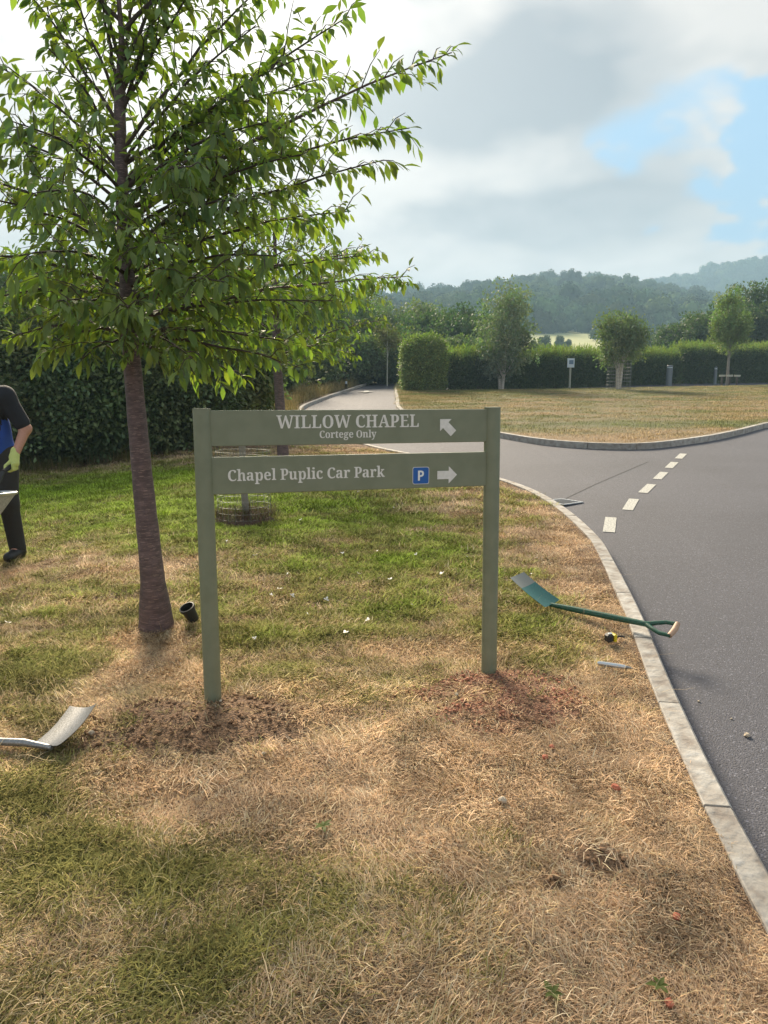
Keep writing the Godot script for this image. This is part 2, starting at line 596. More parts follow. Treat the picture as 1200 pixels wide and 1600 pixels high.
func patches() -> void:
	var a := on(322, 1128)
	SOIL.append([a.x, a.z, 0.52, 0.27, 0.15, 0.04, 0.0])
	var b := on(785, 1085)
	SOIL.append([b.x, b.z, 0.50, 0.35, 0.0, 0.03, 1.0])
	var c := on(930, 1342)
	SOIL.append([c.x, c.z, 0.105, 0.06, 0.0, 0.03, 0.1])
	var d := on(868, 1376)
	SOIL.append([d.x, d.z, 0.04, 0.025, 0.0, 0.01, 0.1])
	for g in [[90, 770, 3.0, 1.6, 1.5], [230, 800, 2.0, 1.2, 0.7], [430, 800, 1.3, 1.4, 0.7], [560, 880, 0.75, 0.75, 0.55], [600, 950, 0.45, 0.28, 0.55], [700, 860, 0.6, 0.8, 0.4], [470, 990, 0.4, 0.25, 0.4],
			[70, 1050, 0.42, 0.33, 0.75], [30, 950, 0.8, 0.5, 0.45], [40, 1230, 0.22, 0.14, 0.7], [330, 1355, 0.42, 0.10, 0.40], [120, 1420, 0.4, 0.25, 0.18], [60, 1560, 0.5, 0.3, 0.12], [330, 1480, 0.35, 0.2, 0.05], [830, 980, 0.22, 0.25, 0.5], [830, 950, 0.3, 0.4, 0.3], [420, 1050, 0.25, 0.12, 0.3],
			[210, 1030, 0.22, 0.45, -0.75], [330, 1220, 0.75, 0.18, -0.85], [560, 1180, 0.5, 0.3, -0.7], [880, 1180, 0.5, 0.6, -0.75], [950, 1400, 0.45, 0.4, -0.55], [900, 860, 0.4, 1.2, -0.85], [620, 1280, 0.4, 0.2, -0.5], [180, 890, 1.2, 0.35, -0.45], [560, 660, 4.0, 5.0, -0.7], [680, 1020, 0.3, 0.3, -0.4], [800, 1540, 0.5, 0.2, -0.25], [1000, 1500, 0.4, 0.5, -0.4]]:
		var p := on(g[0], g[1])
		GREEN.append([p.x, p.z, g[2], g[3], g[4]])

# ---------------------------------------------------------------- ground, road, kerbs
func curve(pts: Array) -> Curve3D:
	var c := Curve3D.new()
	c.bake_interval = 0.05
	for k in pts.size():
		var a: Vector3 = pts[maxi(k - 1, 0)]
		var b: Vector3 = pts[mini(k + 1, pts.size() - 1)]
		var l: float = minf((pts[k] - a).length() if k > 0 else 0.0, (b - pts[k]).length() if k < pts.size() - 1 else 0.0)
		var t := (b - a).normalized() * l / 3.0
		c.add_point(pts[k], -t, t)
	return c

func flat(p: Vector3) -> Vector3:
	return Vector3(p.x, 0, p.z)

func turf_color(x: float, z: float) -> Color:
	var s := soil(x, z)
	var g := smoothstep(-0.35, 0.75, greenness(x, z))
	var straw := Color(0.20, 0.125, 0.072)
	var grass := Color(0.105, 0.095, 0.038)
	var c := straw.lerp(grass, g)
	if s > 0.0:
		var red := 0.0
		for q in SOIL:
			if Vector2(x - q[0], z - q[1]).length() < 0.6 and q[6] > 0.5: red = 0.5 + 0.5 * n_b.get_noise_2d(x * 40.0 + 5.0, z * 40.0)
		c = c.lerp(Color(0.25, 0.148, 0.082).lerp(Color(0.40, 0.168, 0.104), red), s)
	return c

func ground() -> void:
	# the land out to the horizon, one sheet
	var xs := []
	var zs := []
	for k in range(-60, 61): xs.append(sinh(k / 60.0 * 5.6) * 14.0)
	for k in 10: zs.append(40.0 - k * 6.0)
	var z := -20.0
	while z > -3200.0:
		zs.append(z)
		z -= 3.0 + absf(z) * 0.035
	var mb := MB.new()
	for a in zs.size():
		for b in xs.size():
			var x: float = xs[b]
			var zz: float = zs[a]
			var y := land(x, zz)
			var e := 2.0
			var nn := Vector3(land(x - e, zz) - land(x + e, zz), 2.0 * e, land(x, zz - e) - land(x, zz + e)).normalized()
			var d := -zz
			var col := Color(0.055, 0.075, 0.025)
			if d > 60.0 and d < 245.0:
				col = Color(0.36, 0.36, 0.16).lerp(Color(0.24, 0.27, 0.09), n_a.get_noise_2d(x * 0.03, zz * 0.03) * 0.5 + 0.5)
			mb.vert(Vector3(x, y, zz), nn, Vector2.ZERO, col)
	var w := xs.size()
	for a in zs.size() - 1:
		for b in w - 1: mb.quad(a * w + b, a * w + b + 1, a * w + w + b + 1, a * w + w + b)
	structure("ground", mb.mesh(), M.land)

	# asphalt, 10 cm below the grass
	mb = MB.new()
	var rx := 62
	var rz := 110
	for a in rz + 1:
		for b in rx + 1:
			var x := -4.5 + 34.5 * b / rx
			var zz := 5.0 - 52.0 * a / rz
			var p := n_c.get_noise_2d(x * 3.0, zz * 3.0) * 0.18 + n_b.get_noise_2d(x * 8.0, zz * 8.0) * 0.12
			mb.vert(Vector3(x, base(x, zz) - 0.10, zz), Vector3.UP, Vector2(x, zz), Color(1, 1, 1) * (0.94 + p))
	for a in rz:
		for b in rx: mb.quad(a * (rx + 1) + b, a * (rx + 1) + b + 1, (a + 1) * (rx + 1) + b + 1, (a + 1) * (rx + 1) + b)
	var road := structure("road", mb.mesh(), M.asphalt)

	# lines of the two kerbs (grass side of the left one, road side of the island's)
	var pl := [Vector3(0.62, 0, 4.5), Vector3(0.80, 0, 1.5), Vector3(0.96, 0, -0.5)]
	for q in [[1190, 1440], [1100, 1262], [1050, 1150], [1010, 1050], [985, 980], [962, 925], [940, 878], [920, 842], [880, 803], [835, 773], [785, 752], [650, 713], [575, 697]]:
		pl.append(flat(on(q[0], q[1])))
	pl.append(Vector3(-1.35, 0, -16.0))
	pl.append(flat(on(466, 639)))
	pl.append(flat(on(500, 622)))
	pl.append(flat(on(540, 609)))
	pl.append(Vector3(-1.1, 0, -42.0))
	kerb_left = curve(pl)
	var pi := [Vector3(0.9, 0, -44.0), flat(on(621, 608)), flat(on(624, 622)), flat(on(628, 637)), Vector3(1.1, 0, -18.4)]
	for q in [[785, 676], [850, 686], [930, 692], [1010, 692], [1100, 681], [1150, 671], [1200, 660]]:
		pi.append(flat(on(q[0], q[1])))
	pi.append(Vector3(13.0, 0, -20.5))
	pi.append(Vector3(18.0, 0, -25.0))
	pi.append(Vector3(24.0, 0, -30.5))
	kerb_island = curve(pi)
	kerb("kerb", "pale concrete kerb stones edging the verge around the sign", kerb_left, 1.0, 0.105, 0.115)
	kerb("kerb", "grey concrete kerb stones edging the dry island lawn", kerb_island, 1.0, 0.125, 0.10)

	# verge on the left of the road
	mb = MB.new()
	var rows := []
	z = 4.0
	while z > -46.0:
		rows.append(z)
		z -= 0.05 if z > -5.5 else (0.12 if z > -14.0 else 0.6)
	var edge := edge_table(kerb_left)
	var cols := 150
	for zz in rows:
		var x0: float = edge_x(edge, zz)
		for b in cols + 1:
			var t := float(b) / cols
			var x := x0 + 0.01 - (3.9 * t if t < 0.55 else 3.9 * t + 9.5 * pow((t - 0.55) / 0.45, 2.0))
			var e := 0.04
			var hx := turf(x + e, zz) - turf(x - e, zz)
			var hz := turf(x, zz + e) - turf(x, zz - e)
			mb.vert(Vector3(x, turf(x, zz) - 0.005, zz), Vector3(-hx, 2.0 * e, -hz).normalized(), Vector2(x, zz), turf_color(x, zz))
	for a in rows.size() - 1:
		for b in cols:
			var q: int = a * (cols + 1) + b
			mb.quad(q, q + 1, q + cols + 2, q + cols + 1)
	structure("grass_verge", mb.mesh(), M.turf)

	# island lawn on the right
	mb = MB.new()
	var L := kerb_island.get_baked_length()
	var nn := 170
	var inner := 46
	for a in nn + 1:
		var t := float(a) / nn
		var p := kerb_island.sample_baked(t * L)
		# the back of the island runs from the end of the drive to the far right
		var back := Vector3(lerpf(1.6, 24.5, smoothstep(0.15, 0.95, t)), 0, lerpf(-33.6, -41.5, smoothstep(0.15, 0.95, t)))
		if t < 0.15: back = Vector3(1.6, 0, -33.6)
		for b in inner + 1:
			var q := p.lerp(back, pow(float(b) / inner, 1.4))
			var y := base(q.x, q.z) + n_c.get_noise_2d(q.x * 5.0, q.z * 5.0) * 0.02
			mb.vert(Vector3(q.x, y, q.z), Vector3(0, 1, 0.045).normalized(), Vector2(q.x, q.z), lawn_color(q.x, q.z))
	for a in nn:
		for b in inner:
			var q: int = a * (inner + 1) + b
			mb.quad(q, q + 1, q + inner + 2, q + inner + 1)
	structure("island_lawn", mb.mesh(), M.turf)

	# broken line across the mouth of the drive
	var d0 := on(953, 820, -0.1)
	var d5 := on(1064, 713, -0.1)
	for k in 6:
		var p := d0.lerp(d5, k / 5.0)
		var dir := (d5 - d0).normalized()
		if k == 0: dir = dir.rotated(Vector3.UP, 0.17)
		if k == 1: dir = dir.rotated(Vector3.UP, 0.07)
		slab(road, "line_marking", p, dir, 0.70, 0.115, 0.006)
	var ar := on(572, 612, -0.1)
	slab(road, "line_marking", ar, Vector3(0, 0.045, -1).normalized(), 1.9, 0.22, 0.006)
	var am := MB.new()
	am.prism([ar + Vector3(-0.36, 0.012, 0.5), ar + Vector3(0.36, 0.012, 0.5), ar + Vector3(0, -0.025, 1.6)], Vector3(0, 0.004, 0))
	part("line_marking", am.mesh(), M.marking, road)

	# dark sealed joint between the two surfacings
	var seam := MB.new()
	var sp := [on(884, 779, -0.1), on(930, 757, -0.1), on(965, 742, -0.1), on(1012, 722, -0.1)]
	for k in sp.size() - 1:
		var d: Vector3 = (sp[k + 1] - sp[k]).cross(Vector3.UP).normalized() * 0.005
		seam.poly([sp[k] - d + Vector3(0, 0.003, 0), sp[k] + d + Vector3(0, 0.003, 0), sp[k + 1] + d + Vector3(0, 0.003, 0), sp[k + 1] - d + Vector3(0, 0.003, 0)], sp[k] - Vector3(0, 1, 0))
	part("sealed_joint", seam.mesh(), M.rubber, road)
	# gully grate by the kerb
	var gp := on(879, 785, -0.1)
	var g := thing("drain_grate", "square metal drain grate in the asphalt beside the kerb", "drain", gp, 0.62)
	var fm := MB.new()
	for s in [-1, 1]:
		fm.cbox(Vector3(0.44, 0.012, 0.026), Vector3(0, 0.008, 0.205 * s), 0.002)
		fm.cbox(Vector3(0.03, 0.012, 0.38), Vector3(0.205 * s, 0.008, 0), 0.002)
	g.scale = Vector3(0.78, 1, 0.78)
	part("frame", fm.mesh(), M.galv, g)
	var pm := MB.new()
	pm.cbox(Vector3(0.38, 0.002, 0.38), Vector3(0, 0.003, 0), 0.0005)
	part("pit_shade_plate", pm.mesh(), M.rubber, g)  # flat dark plate stands in for the shaded hollow below the bars
	for k in 6:
		var bm := MB.new()
		bm.cbox(Vector3(0.378, 0.007, 0.022), Vector3(0, 0.0085, -0.16 + 0.064 * k), 0.002)
		part("bar", bm.mesh(), M.steel, g)

func slab(parent: Node, called: String, p: Vector3, dir: Vector3, length: float, width: float, h: float) -> void:
	var side := dir.cross(Vector3.UP).normalized()
	var up := side.cross(dir).normalized()
	var mb := MB.new()
	var pts := []
	for q in [[-1, -1], [1, -1], [1, 1], [-1, 1]]:
		var w: Vector3 = p + dir * (q[0] * length * 0.5) + side * (q[1] * width * 0.5)
		w.y = base(w.x, w.z) - 0.10 + 0.003
		pts.append(w)
	mb.prism(pts, up * h * 0.5)
	part(called, mb.mesh(), M.marking, parent)

func lawn_color(x: float, z: float) -> Color:
	var g := n_c.get_noise_2d(x * 3.0, z * 6.0) * 0.7 + n_b.get_noise_2d(x * 6.0, z * 14.0) * 0.5 + 0.15
	g += 0.5 * exp(-pow((z + 17.5) / 1.2, 2.0)) - 0.75 * exp(-pow((z + 14.2) / 1.3, 2.0)) + 0.2 * smoothstep(-24.0, -32.0, z)
	return Color(0.36, 0.255, 0.14).lerp(Color(0.155, 0.170, 0.058), smoothstep(-0.5, 0.75, g))

func edge_table(c: Curve3D) -> Array:
	var out := []
	var L := c.get_baked_length()
	var k := 0.0
	while k <= L:
		out.append(c.sample_baked(k))
		k += 0.08
	return out

func edge_x(t: Array, z: float) -> float:
	for k in t.size() - 1:
		if t[k].z >= z and t[k + 1].z < z:
			return lerpf(t[k].x, t[k + 1].x, (z - t[k].z) / (t[k + 1].z - t[k].z))
	return t[0].x if z > t[0].z else t[t.size() - 1].x

func kerb(called: String, label: String, c: Curve3D, side: float, width: float, shown: float) -> void:
	var root := Node3D.new()
	root.name = numbered(called)
	add_child(root)
	root.set_meta("kind", "structure")
	tag(root, label, "kerb")
	var L := c.get_baked_length()
	var stone := 0.82
	var count := int(L / stone)
	var phase := 0.0
	# a joint lies where the photograph shows one, by the verge's near end
	if side > 0.0 and c == kerb_left: phase = fmod(c.get_closest_offset(flat(on(1100, 1262))), stone)
	for k in range(-1, count + 1):
		var a := maxf(phase + k * stone + 0.006, 0.0)
		var b := minf(phase + (k + 1) * stone - 0.006, L)
		if b - a < 0.05: continue
		var mb := MB.new()
		var prof := [Vector2(0.0, -0.22), Vector2(0.0, -0.004), Vector2(0.004, 0.0), Vector2(width - 0.016, 0.0), Vector2(width - 0.003, -0.014), Vector2(width, -0.22)]
		var steps := 5
		var lift := 0.012 + rng.randf_range(-0.003, 0.003)
		var ends := [[], []]
		var grid := []
		for s in steps + 1:
			var o := lerpf(a, b, float(s) / steps)
			var p := c.sample_baked(o, true)
			var d := (c.sample_baked(minf(o + 0.03, L), true) - c.sample_baked(maxf(o - 0.03, 0.0), true)).normalized()
			var out := Vector3(-d.z, 0, d.x)          # towards the road of the left kerb
			if c == kerb_island: out = -out
			var row := []
			for q in prof:
				var w: Vector3 = p + out * (q.x if c == kerb_left else (q.x - width))
				w.y = base(p.x, p.z) + lift + q.y
				row.append(w)
			grid.append(row)
			if s == 0: ends[0] = row
			if s == steps: ends[1] = row
		var mid: Vector3 = (grid[2][0] + grid[3][4]) * 0.5 - Vector3(0, 0.09, 0)
		for s in steps:
			for q in prof.size() - 1:
				mb.poly([grid[s][q], grid[s][q + 1], grid[s + 1][q + 1], grid[s + 1][q]], mid)
		for e in ends: mb.poly(e, mid)
		part("kerb_stone", mb.mesh(), M.kerbs[rng.randi() % 3], root)

# ---------------------------------------------------------------- the sign
func direction_sign() -> void:
	var bl := on(333, 1097)
	var br := on(764, 1049)
	var tl := at(315, 638, bl.z)
	var tr := at(769.5, 636, br.z)
	var root := thing("direction_sign", "olive green two-panel direction sign on round posts pointing to chapel and car park", "sign", bl)
	var mb := MB.new()
	var r := 0.0395
	for e in [[bl, tl], [br, tr]]:
		mb = MB.new()
		var b: Vector3 = e[0] - bl
		var t: Vector3 = e[1] - bl
		var d := (t - b).normalized()
		mb.tube([b - d * 0.25, b + d * 0.5, t - d * 0.006], [r, r, r], 32, true)
		var post := part("post", mb.mesh(), M.paint, root)
		mb = MB.new()
		mb.tube([t - d * 0.006, t - d * 0.002, t], [r + 0.0012, r + 0.0012, r - 0.002], 32, true)
		part("cap", mb.mesh(), M.paint, post)
	# plane of the panels
	var ax := (tr - tl)
	var span := Vector3(ax.x, 0, ax.z).length()
	ax = ax.normalized()
	var up := ((tl - bl).normalized() + (tr - br).normalized()).normalized()
	up = (up - ax * up.dot(ax)).normalized()
	var nrm := ax.cross(up).normalized()               # towards the camera
	var o := tl + nrm * 0.016
	var uv := func(px: float, py: float) -> Vector2:
		var dd := ray(px, py)
		var t := (o - Vector3(0, EYE, 0)).dot(nrm) / dd.dot(nrm)
		var p := Vector3(0, EYE, 0) + dd * t - o
		return Vector2(p.dot(ax), p.dot(up))
	var bs := Basis(ax, up, nrm)
	var panels := []
	for q in [[641.5, 697.5], [715.0, 773.0]]:
		var yt: Vector2 = uv.call(332, q[0])
		var yb: Vector2 = uv.call(338, q[1])
		mb = MB.new()
		var h := yt.y - yb.y
		mb.cbox(Vector3(span - r * 1.4, h, 0.028), o - bl + ax * span * 0.5 + up * (yt.y + yb.y) * 0.5 - nrm * 0.014, 0.0025, bs)
		panels.append(part("panel", mb.mesh(), M.paint, root))
	var font := SystemFont.new()
	font.font_names = PackedStringArray(["Droid Serif"])
	font.font_weight = 700
	for q in [["WILLOW CHAPEL", 432, 654, 669.5, 649, 0, "W"], ["Cortege Only", 499.5, 588, 684.5, 673, 0, "C"], ["Chapel Puplic Car Park", 356.5, 601, 752, 734.5, 1, "C"]]:
		var a: Vector2 = uv.call(q[1], q[3])
		var b: Vector2 = uv.call(q[2], q[3])
		var cap: Vector2 = uv.call(q[1], q[4])
		var probe := text(q[6], font)
		var ph := probe.get_aabb().size.y
		var t := text(q[0], font)
		var bb := t.get_aabb()
		var m := part("lettering", t, M.vinyl, panels[q[5]])
		var sx := (b.x - a.x) / bb.size.x
		var sy := (cap.y - a.y) / ph
		# the baseline is where the capitals stand
		var y0 := probe.get_aabb().position.y
		m.transform = Transform3D(Basis(ax * sx, up * sy, nrm), o - bl + ax * (a.x - bb.position.x * sx) + up * (a.y - y0 * sy) + nrm * 0.0008)
	# arrows
	var c: Vector2 = uv.call(698, 666)
	arrow(panels[0], o - bl + ax * c.x + up * c.y + nrm * 0.0012, Basis(nrm, deg_to_rad(135)) * bs, 0.096)
	c = uv.call(698.5, 742)
	arrow(panels[1], o - bl + ax * c.x + up * c.y + nrm * 0.0012, bs, 0.1)
	# parking emblem
	c = uv.call(657.5, 743)
	var ctr := o - bl + ax * c.x + up * c.y
	var em := MB.new()
	em.prism(rounded(ctr + nrm * 0.0004, ax, up, 0.0415, 0.010), nrm * 0.0006)
	part("emblem_border", em.mesh(), M.vinyl, panels[1])
	em = MB.new()
	em.prism(rounded(ctr + nrm * 0.0012, ax, up, 0.039, 0.0085), nrm * 0.0006)
	var e := part("parking_emblem", em.mesh(), M.blue, panels[1])
	var sans := SystemFont.new()
	sans.font_names = PackedStringArray(["Droid Sans"])
	sans.font_weight = 700
	var tp := text("P", sans)
	var pb := tp.get_aabb()
	var s := 0.048 / pb.size.y
	var pm := part("lettering", tp, M.white, panels[1])
	pm.transform = Transform3D(Basis(ax * s * 0.95, up * s, nrm), ctr + nrm * 0.0022 - ax * (pb.position.x + pb.size.x * 0.5) * s * 0.95 - up * (pb.position.y + pb.size.y * 0.5) * s)
	e.set_meta("label", "blue square emblem with a white letter P")

func text(s: String, f: Font) -> TextMesh:
	var t := TextMesh.new()
	t.text = s
	t.font = f
	t.font_size = 64
	t.pixel_size = 0.001
	t.depth = 0.0012
	t.curve_step = 0.6
	return t

func rounded(c: Vector3, x: Vector3, y: Vector3, h: float, r: float) -> Array:
	var out := []
	for q in 4:
		for k in 6:
			var a := PI * 0.5 * (q + k / 5.0)
			var m := [Vector2(1, 1), Vector2(-1, 1), Vector2(-1, -1), Vector2(1, -1)]
			var p: Vector2 = m[q] * (h - r) + Vector2(cos(a), sin(a)) * r
			out.append(c + x * p.x + y * p.y)
	return out

func arrow(parent: Node, c: Vector3, b: Basis, l: float) -> void:
	var mb := MB.new()
	var w := l * 0.20
	var hw := l * 0.42
	var f := func(x: float, y: float) -> Vector3: return c + b.x * x + b.y * y
	mb.prism([f.call(-l * 0.5, -w), f.call(l * 0.08, -w), f.call(l * 0.08, w), f.call(-l * 0.5, w)], b.z * 0.0008)
	mb.prism([f.call(l * 0.0801, -hw), f.call(l * 0.5, 0), f.call(l * 0.0801, hw)], b.z * 0.0008)
	part("arrow", mb.mesh(), M.vinyl, parent)

# ---------------------------------------------------------------- leaves and crowns
func leaf_mesh(width: float, fold: float, droop: float, segs := 4) -> ArrayMesh:   # a leaf one unit long, growing along +y
	var mb := MB.new()
	var ws := [0.0, 0.62, 1.0, 0.66, 0.0] if segs == 4 else [0.0, 1.0, 0.0]
	var rows := []
	for k in segs + 1:
		var t := float(k) / segs
		var mid := Vector3(0, t, -droop * t * t)
		var nn := Vector3(0, droop * 2.0 * t, 1).normalized()
		var w: float = ws[k] * width
		var m := mb.vert(mid, nn, Vector2(0.5, t))
		var l := mb.vert(mid + Vector3(-w, 0, fold * w), (nn + Vector3(fold, 0, 0)).normalized(), Vector2(0, t))
		var r := mb.vert(mid + Vector3(w, 0, fold * w), (nn - Vector3(fold, 0, 0)).normalized(), Vector2(1, t))
		rows.append([m, l, r])
	for k in segs:
		if k == 0:
			mb.tri(rows[0][0], rows[1][0], rows[1][1]); mb.tri(rows[0][0], rows[1][2], rows[1][0])
		elif k == segs - 1:
			mb.tri(rows[k][0], rows[k][1], rows[k + 1][0]); mb.tri(rows[k][0], rows[k + 1][0], rows[k][2])
		else:
			mb.quad(rows[k][0], rows[k][1], rows[k + 1][1], rows[k + 1][0]); mb.quad(rows[k][0], rows[k + 1][0], rows[k + 1][2], rows[k][2])
	return mb.mesh()

func rvec() -> Vector3:
	while true:
		var p := Vector3(rng.randf_range(-1, 1), rng.randf_range(-1, 1), rng.randf_range(-1, 1))
		if p.length() < 1.0 and p.length() > 0.05: return p
	return Vector3.UP

# a spray of small leaves, about one unit across, for shrubs and distant trees
func spray_mesh(count: int, leaf: float, width: float, seed_: int) -> ArrayMesh:
	var r := RandomNumberGenerator.new()
	r.seed = seed_
	var mb := MB.new()
	for k in count:
		var p := Vector3(r.randfn(0, 0.26), r.randfn(0, 0.22), r.randfn(0, 0.26))
		var d := (p.normalized() + Vector3(r.randf_range(-1, 1), r.randf_range(-0.9, 0.7), r.randf_range(-1, 1)) * 0.8).normalized()
		var s := d.cross(Vector3(r.randf_range(-1, 1), r.randf_range(-1, 1), r.randf_range(-1, 1))).normalized()
		var nn := d.cross(s).normalized()
		var l := leaf * r.randf_range(0.7, 1.3)
		var t := r.randf_range(0.82, 1.2)
		var col := Color(t, t, t * 0.95)
		var a := mb.vert(p, nn, Vector2.ZERO, col)
		var b := mb.vert(p + d * l * 0.5 + s * l * width, (nn + s * 0.25).normalized(), Vector2.ZERO, col)
		var e := mb.vert(p + d * l - nn * l * 0.12, nn, Vector2.ZERO, col)
		var f := mb.vert(p + d * l * 0.5 - s * l * width, (nn - s * 0.25).normalized(), Vector2.ZERO, col)
		mb.tri(a, b, e); mb.tri(a, e, f)
	return mb.mesh()

func leaf_basis(along: Vector3, face: Vector3, s: float) -> Basis:
	var y := along.normalized()
	var x := y.cross(face)
	if x.length() < 0.01: x = y.cross(Vector3.RIGHT)
	x = x.normalized()
	var z := x.cross(y)
	return Basis(x * s, y * s, z * s)

func green(r: float, g: float, b: float, vary := 0.25) -> Color:
	var k := 1.0 + rng.randf_range(-vary, vary)
	var w := rng.randf_range(-0.15, 0.2)
	return Color(r * k * (1.0 + w), g * k, b * k * (1.0 - w * 0.5))

# limb: curve from a to b that leaves the trunk upwards or outwards
func bend(a: Vector3, b: Vector3, lift: float, steps := 9) -> Array:
	var out := []
	var c := a.lerp(b, 0.45) + Vector3(0, lift, 0)
	for k in steps + 1:
		var t := float(k) / steps
		out.append(a * (1 - t) * (1 - t) + c * 2.0 * t * (1 - t) + b * t * t + (rvec() * 0.012 * sin(t * PI)))
	return out

func grow_cherry(root: Node3D, trunk: Array, rads: Array, limbs: Array, leaf_len: float, singles: int, dens: float) -> void:
	var o := root.position
	var mb := MB.new()
	var tp := []
	for p in trunk: tp.append(p - o)
	# smooth the trunk's line
	var c := curve(tp)
	var pts := []
	var rr := []
	var L := c.get_baked_length()
	var marks := []
	for p in tp: marks.append(c.get_closest_offset(p))
	for k in 57:
		var t := k / 56.0
		pts.append(c.sample_baked(t * L, true))
		var j := 0
		while j < rads.size() - 2 and marks[j + 1] < t * L: j += 1
		var f := clampf((t * L - marks[j]) / maxf(marks[j + 1] - marks[j], 0.001), 0.0, 1.0)
		rr.append(lerpf(rads[j], rads[j + 1], f) * (1.0 + 0.02 * sin(k * 2.3)))
	mb.tube(pts, rr, 18, true, 1.0)
	part("trunk", mb.mesh(), M.bark, root)
	var xf := []
	var cols := []
	var twig := MB.new()
	for l in limbs:
		var a: Vector3 = c.sample_baked(c.get_closest_offset(l[0] - o), true)
		var b: Vector3 = l[1] - o
		var path := bend(a, b, l[2])
		var len := (b - a).length()
		var r0 := clampf(0.006 + 0.006 * len, 0.006, 0.019)
		if l.size() > 4 and l[4] > 0.0: r0 = l[4]
		var rl := []
		for k in path.size(): rl.append(lerpf(r0, 0.0028, pow(float(k) / (path.size() - 1), 0.8)))
		var lm := MB.new()
		lm.tube(path, rl, 7, true)
		part("limb", lm.mesh(), M.bark if r0 > 0.016 else M.twig, root)
		# side shoots
		var t := 0.16
		var side := 1.0
		while t < 1.0:
			var f := t * (path.size() - 1)
			var j := mini(int(f), path.size() - 2)
			var p: Vector3 = path[j].lerp(path[j + 1], f - j)
			var dir: Vector3 = (path[j + 1] - path[j]).normalized()
			var out := dir.cross(Vector3.UP).normalized() * side
			out = out.rotated(dir, rng.randf_range(-1.0, 1.0))
			side = -side
			var sl: float = (0.12 + 0.40 * (1.0 - t)) * rng.randf_range(0.5, 1.25) * l[3]
			var tip: Vector3 = p + (dir * 0.85 + out * 0.9 + Vector3(0, rng.randf_range(-0.25, 0.3), 0)).normalized() * sl
			var sp := [p, p.lerp(tip, 0.5) + Vector3(0, 0.02, 0), tip]
			twig.tube(sp, [0.0032, 0.0024, 0.0014], 4, false)
			leaves_on(sp, leaf_len, xf, cols, dens)
			t += (0.062 / maxf(len, 0.3)) * rng.randf_range(0.8, 1.3)
		leaves_on(path.slice(4), leaf_len, xf, cols, dens * 1.1)
	part("twigs", twig.mesh(), M.twig, root).set_meta("kind", "stuff")
	# the leaves that show largest are single parts
	var order := []
	for k in xf.size():
		var w: Vector3 = xf[k].origin + o
		var seen := absf(w.x / w.z) < 0.55 and (w.y - EYE) / -w.z < 0.52
		order.append([w.length() + (0.0 if seen else 100.0), k])
	order.sort_custom(func(p, q): return p[0] < q[0])
	var lm := leaf_mesh(0.195, 0.35, 0.2)
	var tints := []
	for k in 5:
		var m: StandardMaterial3D = M.leaf.duplicate()
		m.albedo_color = lin(0.140 + 0.028 * k, 0.200 + 0.032 * k, 0.098 + 0.012 * k)
		tints.append(m)
	var taken := {}
	for k in mini(singles, order.size()):
		var q: int = order[k][1]
		taken[q] = true
		var e := part("leaf", lm, tints[rng.randi() % 5], root)
		e.transform = xf[q]
	var x2 := []
	var c2 := []
	for k in xf.size():
		if not taken.has(k):
			x2.append(xf[k]); c2.append(cols[k])
	many("crown", lm, M.leaf, x2, c2, root)
	print(root.name, " leaves ", xf.size())

func leaves_on(path: Array, leaf_len: float, xf: Array, cols: Array, dens: float) -> void:
	for k in path.size() - 1:
		var a: Vector3 = path[k]
		var b: Vector3 = path[k + 1]
		var n := int((b - a).length() / 0.028 * dens + rng.randf())
		var dir := (b - a).normalized()
		for q in n:
			var p := a.lerp(b, (q + rng.randf()) / n)
			var out := dir.cross(rvec()).normalized()
			var along := (dir * rng.randf_range(0.25, 0.9) + out * 0.75 + Vector3(0, rng.randf_range(-1.15, -0.15), 0)).normalized()
			var face := (Vector3(0, 1, 0) + out * 0.5 + rvec() * 0.55).normalized()
			var s := leaf_len * rng.randf_range(0.45, 1.2)
			xf.append(Transform3D(leaf_basis(along, face, s), p + along * 0.012))
			cols.append(green(0.192, 0.258, 0.122, 0.36))

